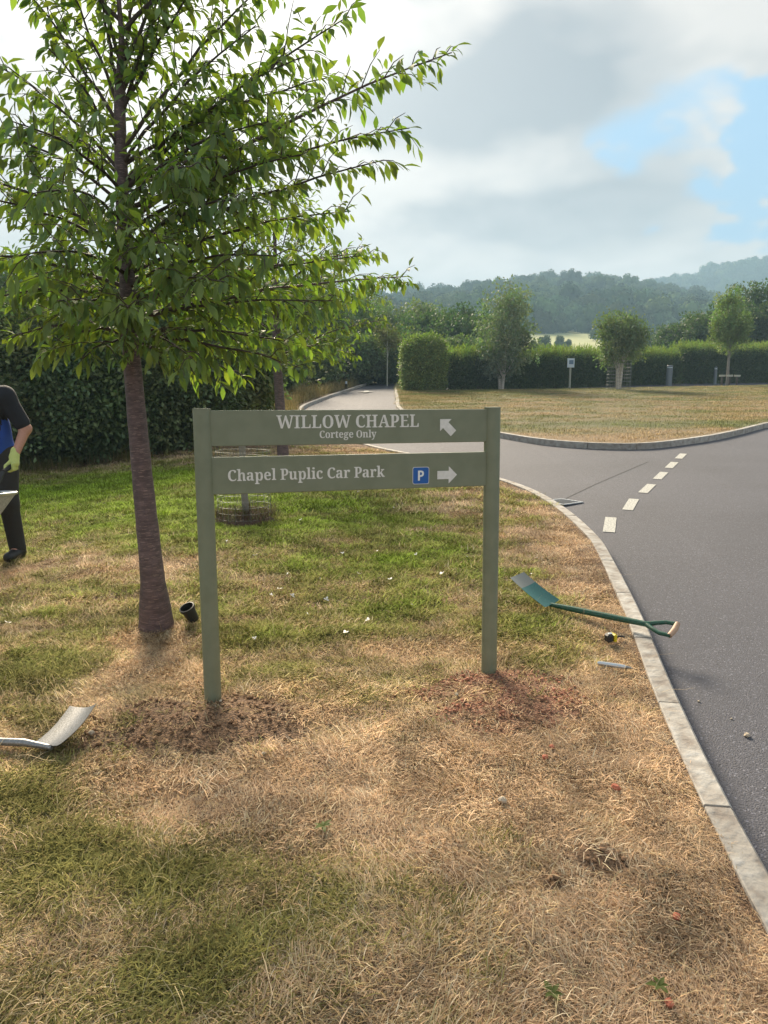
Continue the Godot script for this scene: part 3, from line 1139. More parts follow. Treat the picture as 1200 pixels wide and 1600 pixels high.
func cherry_trees() -> void:
	var z := -4.22
	var b := on(245, 976)
	var trunk := [b - Vector3(0, 0.12, 0), at(238, 900, z), at(222, 740, z), at(206, 560, z), at(198, 420, z), at(190, 280, z), at(187, 150, z), at(190, 60, z + 0.05), at(180, -120, z), at(200, -330, z)]
	var rads := [0.120, 0.068, 0.057, 0.048, 0.042, 0.035, 0.029, 0.014, 0.009, 0.003]
	var root := thing("cherry_tree", "young cherry tree with banded purplish trunk beside the black plant pot", "tree", b)
	var L := []
	# [trunk pixel y, tip px, tip py, tip z, lift, shoot scale]
	for q in [[350, 706, 82, -4.05, 0.16, 0.95], [330, 640, 200, -4.35, 0.10, 1.05], [400, 600, 250, -3.9, 0.10, 1.0], [430, 548, 330, -4.3, 0.14, 1.0], [300, 545, 25, -4.1, 0.12, 1.1], [260, 520, 120, -4.5, 0.12, 1.1],
			[470, 560, 400, -4.7, 0.05, 0.9], [500, 636, 432, -5.6, 0.10, 0.85], [480, 580, 395, -5.3, 0.12, 0.9], [520, 488, 543, -4.6, 0.10, 0.9], [530, 470, 575, -4.35, 0.10, 0.8], [540, 380, 590, -4.7, 0.08, 0.8], [500, 520, 470, -4.4, 0.08, 0.9],
			[520, 300, 560, -3.6, 0.10, 0.9], [530, 250, 570, -3.75, 0.10, 0.7], [540, 130, 560, -3.8, 0.10, 0.8], [520, 60, 560, -3.9, 0.14, 0.9], [530, 10, 530, -4.3, 0.16, 0.9], [500, 90, 470, -3.3, 0.10, 0.9], [470, -60, 480, -3.8, 0.14, 1.0],
			[450, -120, 400, -4.4, 0.14, 1.1], [430, 30, 400, -3.2, 0.12, 1.0], [400, -80, 300, -3.7, 0.14, 1.1], [380, -140, 250, -4.5, 0.14, 1.1], [350, 60, 300, -3.1, 0.14, 1.0], [320, -60, 190, -4.0, 0.14, 1.1], [300, 20, 190, -3.4, 0.12, 1.0],
			[270, -30, 90, -4.2, 0.14, 1.0], [240, 70, 70, -3.9, 0.12, 0.7], [470, 350, 440, -3.2, 0.12, 1.0], [450, 430, 400, -3.5, 0.14, 1.0], [430, 250, 380, -3.1, 0.12, 0.9], [400, 400, 310, -3.3, 0.16, 1.0], [370, 480, 240, -3.7, 0.14, 1.0],
			[340, 300, 260, -3.2, 0.16, 0.9], [320, 420, 190, -3.6, 0.16, 1.0], [290, 470, 90, -3.9, 0.14, 1.0], [260, 400, 40, -3.8, 0.12, 1.0], [240, 430, -40, -4.2, 0.12, 1.0], [180, 340, -80, -4.1, 0.05, 0.8], [190, 290, -120, -4.4, 0.05, 0.7],
			[150, 262, -20, -4.1, -0.03, 0.3, 0.017], [150, 150, -40, -4.2, -0.02, 0.35, 0.015], [140, 222, -90, -4.3, -0.02, 0.3, 0.018], [170, 90, -60, -4.4, 0.06, 0.8], [200, 20, -40, -4.4, 0.08, 0.9], [440, 300, 440, -5.3, 0.10, 1.0], [420, 420, 350, -5.2, 0.12, 1.0],
			[380, 130, 330, -5.2, 0.12, 1.0], [340, 360, 250, -5.0, 0.12, 1.0], [300, 440, 180, -4.9, 0.12, 1.0], [280, 80, 200, -4.9, 0.12, 1.0], [480, 60, 430, -5.1, 0.10, 1.0], [500, 400, 500, -5.0, 0.10, 1.0], [510, 200, 480, -3.2, 0.08, 0.9],
			[120, 330, -220, -4.2, 0.0, 1.0], [100, 90, -240, -4.1, 0.0, 1.0], [60, 420, -200, -4.4, 0.0, 1.0], [40, -20, -180, -4.3, 0.0, 1.0], [0, 250, -350, -4.2, 0, 1.0], [0, 130, -340, -4.0, 0, 1.0]]:
		var sx := 190.0 + maxf(0.0, (q[0] - 200.0)) * 0.03
		L.append([at(sx, q[0], z), at(q[1], q[2], q[3]), q[4], q[5], q[6] if q.size() > 6 else 0.0])
	grow_cherry(root, trunk, rads, L, 0.088, 300, 1.2)

	# second cherry further up the verge
	z = -11.6
	b = on(443, 714)
	trunk = [b - Vector3(0, 0.1, 0), at(441, 690, b.z), at(436, 610, b.z), at(432, 540, b.z), at(432, 470, b.z), at(430, 400, b.z), at(430, 340, b.z)]
	rads = [0.10, 0.085, 0.075, 0.065, 0.05, 0.03, 0.012]
	root = thing("cherry_tree", "further cherry tree whose trunk stands behind the sign's upper panel", "tree", b)
	L = []
	for q in [[560, 600, 500, 0.4], [540, 540, 540, 0.6], [520, 640, 440, -0.3], [500, 580, 450, 0.9], [480, 590, 400, -0.6], [460, 540, 390, 0.6], [440, 500, 340, 0.0], [430, 470, 300, 0.4], [540, 330, 540, 0.5], [520, 300, 480, -0.4], [490, 330, 420, 0.6], [460, 370, 350, 0.2], [560, 480, 560, 1.2], [540, 390, 560, 1.1], [520, 520, 480, 1.4], [420, 420, 260, 0.0], [500, 470, 440, 1.3], [560, 560, 555, -0.2]]:
		L.append([at(434, q[0], b.z), at(q[1], q[2], b.z + q[3]), 0.2, 1.7])
	grow_cherry(root, trunk, rads, L, 0.125, 0, 0.62)

# ---------------------------------------------------------------- shrubs, hedges
func bush(called: String, label: String, category: String, p: Vector3, size: Vector3, sprays: int, scale: float, col: Color, mesh: Mesh, group := "", clump := 0.35, square := false) -> Node3D:
	var root := thing(called, label, category, p, 0.0, group)
	var stems := MB.new()
	for k in 7:
		var q := Vector3(rng.randf_range(-0.6, 0.6) * size.x * 0.5, size.y * rng.randf_range(0.4, 0.8), rng.randf_range(-0.6, 0.6) * size.z * 0.5)
		stems.tube([Vector3(q.x * 0.3, -0.05, q.z * 0.3), Vector3(q.x * 0.6, q.y * 0.5, q.z * 0.6), q], [0.03, 0.022, 0.008], 5, false)
	part("stems", stems.mesh(), M.twig, root)
	var xf := []
	var cols := []
	var heads := []
	var nh := 26
	for k in nh: 
		var d := rvec().normalized()
		heads.append(Vector3(d.x * size.x * 0.40, size.y * 0.5 + d.y * size.y * 0.40, d.z * size.z * 0.40))
	for k in sprays:
		var q: Vector3
		if square or rng.randf() < 0.6:
			var d := rvec().normalized()
			if square:
				var e := pow(pow(absf(d.x), 5.0) + pow(absf(d.y), 5.0) + pow(absf(d.z), 5.0), -0.2)
				d *= e
				d.x = clampf(d.x, -1, 1)
			var s := rng.randf_range(0.80, 1.0)
			q = Vector3(d.x * size.x * 0.5, size.y * 0.5 + d.y * size.y * 0.5, d.z * size.z * 0.5) * 1.0
			q = Vector3(q.x * s, (q.y - size.y * 0.5) * s + size.y * 0.5, q.z * s)
			q *= 1.0 + (0.10 if square else 0.24) * n_a.get_noise_3d(q.x * 1.3 + p.x, q.y * 1.3, q.z * 1.3)
		else:
			q = heads[rng.randi() % nh] + Vector3(rng.randfn(0, clump), rng.randfn(0, clump), rng.randfn(0, clump)) * 0.7
		if q.y < 0.05: q.y = rng.randf() * 0.3
		xf.append(Transform3D(Basis.from_euler(Vector3(rng.randf() * 0.8, rng.randf() * TAU, rng.randf() * 0.8)).scaled(Vector3.ONE * scale * rng.randf_range(0.7, 1.25)), q))
		cols.append(green(col.r, col.g, col.b, 0.45))
	many("foliage", mesh, M.leaf_far, xf, cols, root)
	return root

func plants() -> void:
	var bramble := spray_mesh(34, 0.23, 0.27, 501)
	# thicket along the left edge of the lawn
	var spots := [[-60, 742, 2.6, 2.3], [40, 738, 2.5, 2.9], [130, 728, 2.4, 2.2], [215, 720, 2.7, 3.2], [285, 706, 2.3, 2.5], [345, 690, 2.6, 3.1], [-170, 748, 3.0, 3.0]]
	var looks := ["dark bramble shrub behind the man with the wheelbarrow", "leafy dark green shrub at the lawn's edge right of the man's glove", "dense dark shrub between the man and the near cherry trunk", "dark green shrub seen behind the near cherry trunk", "dark shrub between the near cherry trunk and the sign's post", "shrub whose foliage meets the top of the sign's post", "dark bramble shrub behind the man's back outside the lawn"]
	for k in spots.size():
		var s: Array = spots[k]
		var p := on(s[0], s[1])
		p += Vector3(p.x, 0, p.z).normalized() * [0.75, 1.5, 0.8, 1.35, 0.85, 1.3, 1.0][k]
		p.y = base(p.x, p.z)
		bush("bramble_shrub", looks[k], "shrub", p, Vector3(s[2], s[3], 2.3), 1700, 0.36 if k % 2 == 0 else 0.42, [Color(0.15, 0.19, 0.09), Color(0.20, 0.23, 0.10), Color(0.13, 0.185, 0.085), Color(0.17, 0.235, 0.10)][k % 4], bramble, "dark shrubs along the lawn", 0.30)
	# round clipped bush at the end of the drive
	var tight := spray_mesh(34, 0.22, 0.26, 502)
	var tp := on(663, 611)
	tp.y = base(tp.x, tp.z)
	bush("clipped_bush", "tall rounded clipped bush with pale green rim beside the drive", "bush", tp + Vector3(0, 0, -1.0), Vector3(1.8, 2.3, 1.8), 2200, 0.42, Color(0.255, 0.30, 0.095), tight, "", 0.2, true)
	# long clipped hedge behind the island, with an upright core of twigs
	hedge("clipped_hedge", "long dark clipped hedge running behind the island lawn", Vector3(2.9, 0, -35.8), Vector3(17.0, 0, -44.5), 1.30, 1.5, 6200, tight)
	hedge("clipped_hedge", "clipped hedge with tall feathery shoots behind the thin bollard", Vector3(17.4, 0, -44.8), Vector3(31.0, 0, -49.5), 1.65, 1.6, 4800, tight)

func hedge(called: String, label: String, a: Vector3, b: Vector3, h: float, w: float, sprays: int, mesh: Mesh) -> void:
	a.y = base(a.x, a.z); b.y = base(b.x, b.z)
	var root := thing(called, label, "hedge", a)
	var d := b - a
	var f := Vector3(d.x, 0, d.z).normalized()
	var s := f.cross(Vector3.UP)
	var mb := MB.new()
	var n := 40
	for k in n:                                            # twiggy stems inside
		for j in 3:
			var p := d * ((k + rng.randf()) / n) + s * rng.randf_range(-0.4, 0.4) * w
			mb.tube([p - Vector3(0, 0.1, 0), p + Vector3(rng.randf_range(-0.2, 0.2), h * 0.5, 0), p + Vector3(rng.randf_range(-0.3, 0.3), h * 0.92, 0)], [0.025, 0.018, 0.008], 4, false)
	part("stems", mb.mesh(), M.twig, root)
	var xf := []
	var cols := []
	for k in sprays:
		var t := rng.randf()
		var p: Vector3
		var top := rng.randf() < 0.40
		var hh := h * (1.0 + 0.07 * n_a.get_noise_2d(t * 9.0, 3.0))
		if top: p = d * t + s * rng.randf_range(-0.5, 0.5) * w + Vector3(0, hh - absf(rng.randfn(0, 0.14)), 0)
		else: p = d * t + s * (0.5 * w - absf(rng.randfn(0, 0.14))) * (1.0 if rng.randf() < 0.5 else -1.0) + Vector3(0, rng.randf() * hh, 0)
		p += (rvec() * 0.08)
		xf.append(Transform3D(Basis.from_euler(Vector3(rng.randf() * 0.8, rng.randf() * TAU, rng.randf() * 0.8)).scaled(Vector3.ONE * 0.46 * rng.randf_range(0.7, 1.25)), p))
		cols.append(green(0.105, 0.138, 0.058, 0.35))
	# this year's upright shoots stand above the clipped top
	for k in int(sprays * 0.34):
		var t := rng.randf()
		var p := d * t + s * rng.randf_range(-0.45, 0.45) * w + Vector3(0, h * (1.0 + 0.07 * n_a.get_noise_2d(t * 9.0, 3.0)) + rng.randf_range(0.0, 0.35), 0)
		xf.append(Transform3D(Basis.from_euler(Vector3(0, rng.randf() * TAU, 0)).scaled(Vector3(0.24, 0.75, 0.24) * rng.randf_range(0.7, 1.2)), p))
		cols.append(green(0.28, 0.32, 0.105, 0.25))  # paler than the sides: sunlight on the hedge top put into the colour
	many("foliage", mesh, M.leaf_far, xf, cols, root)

# ---------------------------------------------------------------- trees
# p: foot; h: height; crown centre height and radii; stems: number of stems
func tree(called: String, label: String, p: Vector3, h: float, cy: float, rad: Vector3, sprays: int, scale: float, col: Color, mesh: Mesh, bark: Material, r0: float, stems := 1, group := "", lobes := 16, tight := 0.34) -> Node3D:
	var root := thing(called, label, "tree", p, 0.0, group)
	var xf := []
	var cols := []
	var tm := MB.new()
	var spine := []
	for s in stems:
		var a := TAU * s / stems + 0.6
		var lean := Vector3(cos(a), 0, sin(a)) * (0.0 if stems == 1 else 0.16 * rad.x)
		var pts := []
		var rr := []
		for k in 8:
			var t := k / 7.0
			pts.append(Vector3(0, -0.1 + (h * 0.9 + 0.1) * t, 0) + lean * (0.25 + 2.0 * t) * (1.0 if stems > 1 else 0.0) + Vector3(n_a.get_noise_2d(t * 2.0, p.x + s * 3.0), 0, n_a.get_noise_2d(t * 2.0, p.z + 9.0)) * 0.12 * rad.x * t)
			rr.append(r0 * (1.12 - t) / (1.0 if stems == 1 else 1.25))
		tm.tube(pts, rr, 9, true)
		spine.append(pts)
	part("trunk", tm.mesh(), bark, root)
	var lm := MB.new()
	var heads := []
	for k in lobes:
		var d := rvec()
		d = d.normalized() * pow(d.length(), 0.45)
		var e := Vector3(d.x * rad.x, cy + d.y * rad.y, d.z * rad.z) * 1.0
		heads.append(e)
		var pts: Array = spine[k % stems]
		var ty := clampf((e.y - rad.y * 0.45) / h, 0.25, 0.88)
		var st: Vector3 = pts[clampi(int(ty * 7.0), 1, 6)]
		lm.tube([st, st.lerp(e, 0.5) + Vector3(0, 0.06 * h * 0.3, 0), e], [r0 * 0.34, r0 * 0.2, r0 * 0.06], 5, false)
	part("limbs", lm.mesh(), bark, root)
	for k in sprays:
		var e: Vector3 = heads[rng.randi() % lobes]
		var sp := rad * tight
		var q := e + Vector3(clampf(rng.randfn(0, 1.0), -1.6, 1.6) * sp.x, clampf(rng.randfn(0, 0.85), -1.4, 1.3) * sp.y, clampf(rng.randfn(0, 1.0), -1.6, 1.6) * sp.z)
		if q.y < h * 0.12: continue
		xf.append(Transform3D(Basis.from_euler(Vector3(rng.randf() * 0.9, rng.randf() * TAU, rng.randf() * 0.9)).scaled(Vector3.ONE * scale * rng.randf_range(0.65, 1.3)), q))
		cols.append(green(col.r, col.g, col.b, 0.28))
	many("crown", mesh, M.leaf_far, xf, cols, root)
	return root

func stand(px: float, py: float, z: float) -> Vector3:
	var p := at(px, py, z)
	p.y = land(p.x, p.z) + (0.15 if z > -46.0 else 0.0)
	return p

func woods() -> void:
	var fine := spray_mesh(15, 0.27, 0.28, 601)
	var broad := spray_mesh(30, 0.24, 0.30, 602)
	# birches and young tree on the island
	var p := on(783, 607)
	tree("birch_tree", "airy birch with pale forked trunk standing on the island lawn", p, 4.35, 2.6, Vector3(1.2, 1.75, 1.1), 800, 0.44, Color(0.215, 0.245, 0.175), fine, M.birch_bark, 0.10, 2, "", 26, 0.30)
	p = on(966, 608)
	tree("birch_tree", "small multi-stemmed pale tree growing inside a wire guard", p, 3.35, 2.25, Vector3(0.85, 0.95, 0.85), 700, 0.40, Color(0.19, 0.225, 0.12), fine, M.birch_bark, 0.10, 3, "", 16, 0.32)
	var gr := thing("wire_guard", "wire mesh guard around the small pale multi-stemmed tree", "tree guard", p)
	guard_mesh(gr, 0.55, 1.35, 16, 9)
	p = on(1136, 601)
	tree("young_tree", "slender young tree with yellow-green leaves held by low stakes", p, 4.9, 3.35, Vector3(0.7, 1.3, 0.7), 420, 0.46, Color(0.24, 0.29, 0.12), broad, M.stake, 0.075, 1, "", 18, 0.30)
	for k in 3:
		var st := thing("tree_stake", "short timber stake with pale top around the slender young tree", "stake", p + Vector3(-0.45 + 0.45 * k, 0, 0.35 - 0.1 * k), 0.0, "low stakes round the young tree")
		var mb := MB.new()
		mb.tube([Vector3(0, -0.1, 0), Vector3(0, 0.42, 0)], [0.05, 0.05], 10, true)
		part("stake", mb.mesh(), M.rough_bark, st)
		mb = MB.new()
		mb.cbox(Vector3(0.34, 0.10, 0.05), Vector3(0, 0.47, 0), 0.01)
		part("crosspiece", mb.mesh(), M.pole, st)
	# dark trees behind the hedge on the right
	for q in [[1125, -58.0, 6.1, "bushy tree rising behind the hedge beside the slender young tree"], [1175, -60.0, 7.7, "tall dark tree behind the hedge, highest of its clump"], [1245, -57.0, 7.4, "dark broad tree at the outer end of the clump behind the hedge"], [1085, -60.0, 4.9, "low dark tree at the near end of the clump behind the hedge"]]:
		p = stand(q[0], 560, q[1])
		tree("dark_tree", q[3], p, q[2], q[2] * 0.56, Vector3(2.4, q[2] * 0.42, 2.2), 2000, 0.80, Color(0.105, 0.14, 0.066), broad, M.rough_bark, 0.18, 1, "dark trees behind the hedge", 20, 0.30)
	# wood at the end of the drive
	for q in [[690, -52.0, 5.2, 2.5, "dark rounded tree above the clipped bush", 0], [640, -58.0, 5.9, 3.0, "grey-green tree behind the dark rounded tree", 1], [575, -60.0, 6.6, 3.4, "tall airy tree rising over the end of the drive", 1], [520, -54.0, 6.2, 3.2, "broad green tree behind the far cherry's branch tips", 2], [455, -50.0, 6.4, 3.2, "woodland tree behind the far cherry trunk", 0], [385, -44.0, 6.2, 3.2, "woodland tree showing through the near cherry's lower crown", 2], [300, -40.0, 5.8, 3.0, "woodland tree behind the thicket right of the near cherry trunk", 1], [205, -38.0, 5.6, 3.2, "woodland tree behind the near cherry trunk", 0], [100, -36.0, 5.4, 3.2, "woodland tree behind the thicket above the lawn", 2], [0, -34.0, 5.2, 3.2, "woodland tree beyond the man with the wheelbarrow", 0]]:
		p = stand(q[0], 590, q[1])
		tree("woodland_tree", q[4], p, q[2], q[2] * 0.56, Vector3(q[3], q[2] * 0.42, q[3]), 1500, 0.85, [Color(0.10, 0.140, 0.066), Color(0.19, 0.22, 0.13), Color(0.16, 0.205, 0.085)][q[5]], broad, M.rough_bark, 0.17, 1, "trees of the wood beyond the drive", 20, 0.30)
	# scrub under that wood
	for q in [[470, -36.0, 3.6, 2.3, "green scrub bush at the left edge of the drive's end"], [540, -42.0, 4.4, 2.6, "low scrub bush straight behind the end of the drive"], [605, -44.5, 4.2, 2.2, "scrub bush between the pale sapling and the drive"], [645, -43.5, 4.0, 2.4, "dark scrub bush beside the clipped bush"], [400, -30.0, 4.0, 2.6, "scrub bush behind the far cherry trunk"], [330, -26.0, 4.0, 2.8, "scrub bush behind the sign's left post"], [720, -46.5, 4.4, 2.6, "scrub bush behind the start of the clipped hedge"]]:
		p = stand(q[0], 600, q[1])
		bush("scrub_bush", q[4], "bush", p, Vector3(q[2], q[3], 3.0), 800, 0.70, Color(0.17, 0.21, 0.095), broad, "scrub at the foot of the wood", 0.4)
	p = stand(605, 606, -41.0)
	tree("sapling", "thin yellowish sapling with a pale straight stem before the wood", p, 3.7, 2.9, Vector3(0.55, 0.85, 0.5), 130, 0.42, Color(0.17, 0.16, 0.06), fine, M.pole, 0.04, 1, "", 8, 0.34)
	# trees in the far field, then the wooded hillside, one mass
	var crown := crown_mesh(901, 1500)
	var crown2 := crown_mesh(902, 1500)
	var k2 := 0
	for q in [[700, -150.0], [845, -135.0], [880, -150.0], [1010, -110.0], [1035, -118.0], [1060, -125.0], [940, -190.0]]:
		p = stand(q[0], 540, q[1])
		var t := thing("field_tree", ["bluish round tree in the field left of the airy birch", "hazy low tree in the pale field right of the airy birch", "second hazy low tree in the pale field right of the airy birch", "hazy tree over the hedge right of the guarded tree", "hazy tree over the hedge above the wide bollard", "hazy tree over the hedge next to the dark clump", "distant hazy tree at the foot of the wooded hill"][k2], "tree", p, rng.randf() * 6.0, "hazy trees beyond the hedge")
		var s := rng.randf_range(3.4, 4.6) * (1.0 if k2 > 2 else 0.5)
		var mb := MB.new()
		mb.tube([Vector3(0, -0.3, 0), Vector3(0, s * 0.8, 0)], [0.25, 0.12], 7, false)
		part("trunk", mb.mesh(), M.rough_bark, t)
		many("crown", crown, M.leaf_hill, [Transform3D(Basis.IDENTITY.scaled(Vector3(s, s * 0.95, s)), Vector3(0, s * 0.55, 0))], [Color(0.095, 0.130, 0.060)], t)
		k2 += 1
	var xf := [[], []]
	var cols := [[], []]
	var d := 236.0
	while d < 980.0:
		var step := 7.5 if d < 480.0 else 11.0
		var x := -0.16 * d
		while x < 0.72 * d:
			var q := Vector3(x + rng.randf_range(-0.5, 0.5) * step, 0, -d + rng.randf_range(-0.5, 0.5) * step)
			x += step * rng.randf_range(0.75, 1.15)
			if d < 262.0 and n_a.get_noise_2d(q.x * 0.02, 5.0) > 0.25: continue
			q.y = land(q.x, q.z)
			var s := step * rng.randf_range(0.55, 1.0)
			var m := rng.randi() % 2
			xf[m].append(Transform3D(Basis(Vector3.UP, rng.randf() * TAU).scaled(Vector3(s, s * rng.randf_range(0.9, 1.25), s)), q + Vector3(0, s * 0.5, 0)))
			cols[m].append(green(0.105, 0.150, 0.060, 0.45))
		d += step * 0.9
	for m in 2:
		var o := many("wooded_hill", [crown, crown2][m], M.leaf_hill, xf[m], cols[m])
		tag(o, ["hazy blue-green wood covering the distant hillside", "hazy blue-green wood covering the distant hillside"][m], "wood", "mass of trees on the far hill")
	print("hill ", xf[0].size() + xf[1].size())

# a far crown about one unit in radius: lobes covered with leaf faces
func crown_mesh(seed_: int, faces: int) -> ArrayMesh:
	var r := RandomNumberGenerator.new()
	r.seed = seed_
	var lobes := []
	for k in 13:
		var a := r.randf() * TAU
		var y := r.randf_range(-0.45, 0.75)
		var rr := sqrt(maxf(0.0, 1.0 - y * y)) * 0.62
		lobes.append([Vector3(cos(a) * rr, y * 0.72, sin(a) * rr), r.randf_range(0.30, 0.46)])
	var mb := MB.new()
	for k in faces:
		var l: Array = lobes[k % lobes.size()]
		var d := Vector3(r.randfn(0, 1), r.randfn(0, 1) + 0.25, r.randfn(0, 1)).normalized()
		var p: Vector3 = l[0] + d * l[1] * r.randf_range(0.82, 1.08)
		var nn := (d + Vector3(r.randf_range(-1, 1), r.randf_range(-1, 1), r.randf_range(-1, 1)) * 0.5).normalized()
		var s := nn.cross(Vector3(r.randf_range(-1, 1), 0.3, r.randf_range(-1, 1))).normalized()
		var t := nn.cross(s)
		var z := r.randf_range(0.035, 0.085)
		var c := Color.WHITE * r.randf_range(0.85, 1.15)
		var f := mb.v.size()
		for e in [[-1.0, -0.4], [0.1, -1.0], [1.0, 0.2], [-0.2, 1.0]]: mb.vert(p + s * e[0] * z + t * e[1] * z, nn, Vector2.ZERO, c)
		mb.quad(f, f + 1, f + 2, f + 3)
	for l in lobes:                                         # slightly darker domes within, so that the sky does not show through everywhere
		var f := mb.v.size()
		for a in 5:
			for b in 7:
				var th := PI * a / 4.0
				var ph := TAU * b / 6.0
				var d := Vector3(sin(th) * cos(ph), cos(th), sin(th) * sin(ph))
				mb.vert(l[0] + d * l[1] * 0.80, d, Vector2.ZERO, Color(0.9, 0.9, 0.9))
		for a in 4:
			for b in 6: mb.quad(f + a * 7 + b, f + a * 7 + b + 1, f + a * 7 + b + 8, f + a * 7 + b + 7)
	return mb.mesh()

func guard_mesh(root: Node3D, r: float, h: float, verts: int, hoops: int, wire := 0.006) -> void:
	var mb := MB.new()
	for k in verts:
		var a := TAU * k / verts
		var q := Vector3(cos(a) * r, 0, sin(a) * r)
		mb.tube([q - Vector3(0, 0.05, 0), q + Vector3(0, h, 0)], [wire, wire], 4, false)
	part("upright_wires", mb.mesh(), M.wire, root).set_meta("kind", "stuff")
	mb = MB.new()
	for k in hoops:
		var pts := []
		var rr := []
		for j in 25:
			var a := TAU * j / 24
			pts.append(Vector3(cos(a) * r, 0.03 + (h - 0.05) * k / (hoops - 1), sin(a) * r))
			rr.append(wire)
		mb.tube(pts, rr, 4, false)
	part("hoop_wires", mb.mesh(), M.wire, root).set_meta("kind", "stuff")

# ---------------------------------------------------------------- bollards, posts, small signs
func furniture() -> void:
	for q in [[762, 609, 0.95, 0.085, "slim grey bollard beside the airy birch"], [1045, 600, 1.02, 0.16, "stout grey bollard with rounded top before the hedge"], [1117, 598, 0.90, 0.085, "slim grey bollard beside the staked young tree"]]:
		var p := on(q[0], q[1])
		if q[0] < 1000: p = on(q[0], 609, -0.1)
		var b := thing("bollard", q[4], "bollard", p, 0.0, "grey bollards along the back of the island")
		var mb := MB.new()
		var r: float = q[3]
		var h: float = q[2]
		mb.lathe([Vector2(r, -0.15), Vector2(r, h * 0.86)], 20)
		part("shaft", mb.mesh(), M.bollard, b)
		mb = MB.new()
		mb.lathe([Vector2(r * 0.88, h * 0.86), Vector2(r * 0.88, h * 0.90)], 20)
		part("light_band", mb.mesh(), M.sign_white, b)
		mb = MB.new()
		mb.lathe([Vector2(0.0, h * 0.899), Vector2(r, h * 0.90), Vector2(r, h * 0.97), Vector2(r * 0.8, h), Vector2(0.0, h * 1.01)], 20)
		part("head", mb.mesh(), M.bollard, b)
	# notice on a pole
	var p := on(890, 604)
	var s := thing("notice_post", "small white notice board on a pale pole before the hedge", "sign", p)
	var mb := MB.new()
	mb.tube([Vector3(0, -0.15, 0), Vector3(0, 1.18, 0)], [0.05, 0.05], 10, true)
	part("pole", mb.mesh(), M.pole, s)
	mb = MB.new()
	mb.cbox(Vector3(0.36, 0.46, 0.03), Vector3(0, 1.18, 0.068), 0.006)
	var pl := part("plate", mb.mesh(), M.sign_white, s)
	mb = MB.new()
	mb.cbox(Vector3(0.22, 0.20, 0.006), Vector3(0.02, 1.22, 0.087), 0.001)
	part("printed_panel", mb.mesh(), M.print, pl)
	# little marker post at the end of the drive
	p = on(541, 607)
	s = thing("marker_post", "tiny dark marker post with a pale top at the end of the drive", "post", p)
	mb = MB.new()
	mb.tube([Vector3(0, -0.1, 0), Vector3(0, 0.22, 0)], [0.06, 0.055], 8, true)
	part("post", mb.mesh(), M.black, s)
	mb = MB.new()
	mb.tube([Vector3(0, 0.22, 0), Vector3(0, 0.34, 0)], [0.055, 0.05], 8, true)
	part("top", mb.mesh(), M.sign_white, s)
	# staked wire guard with weeds, behind the sign's lower panel
	p = on(382, 812)
	s = thing("wire_guard", "weedy wire guard with a timber stake behind the sign's lower panel", "tree guard", p)
	guard_mesh(s, 0.26, 0.70, 22, 12, 0.0014)
	mb = MB.new()
	mb.tube([Vector3(0.03, -0.1, 0.02), Vector3(0.0, 0.40, 0), Vector3(0.0, 0.80, 0)], [0.034, 0.034, 0.033], 12, true)
	part("stake", mb.mesh(), M.stake, s)
	# the mound of earth and dead weeds round it
	var md := MB.new()
	var rings := 7
	for a in rings + 1:
		for b in 25:
			var t := float(a) / rings
			var an := TAU * b / 24
			var y := 0.10 * (1.0 - t * t) + n_b.get_noise_2d(cos(an) * t * 60.0, sin(an) * t * 60.0) * 0.03 - 0.02
			md.vert(Vector3(cos(an) * t * 0.36, y, sin(an) * t * 0.30), Vector3(cos(an) * t * 0.5, 1, sin(an) * t * 0.5).normalized(), Vector2.ZERO, Color(0.075, 0.045, 0.030))
	for a in rings:
		for b in 24: md.quad(a * 25 + b, a * 25 + b + 1, a * 25 + b + 26, a * 25 + b + 25)
	part("mound", md.mesh(), M.clod, s)
	var xf := []
	var cols := []
	var tuft := tuft_mesh(18, 0.24, 0.004, 1.1, 701, 0.05)
	for k in 110:
		var a := rng.randf() * TAU
		var r := sqrt(rng.randf()) * 0.34
		xf.append(Transform3D(Basis(Vector3.UP, rng.randf() * TAU).scaled(Vector3.ONE * rng.randf_range(0.35, 0.85)), Vector3(cos(a) * r, 0.03 + 0.06 * (1.0 - r / 0.34), sin(a) * r * 0.85)))
		cols.append(green(0.10, 0.13, 0.040) if rng.randf() < 0.45 else Color(0.13, 0.08, 0.055) * rng.randf_range(0.6, 1.3))
	many("weeds", tuft, M.blade, xf, cols, s)

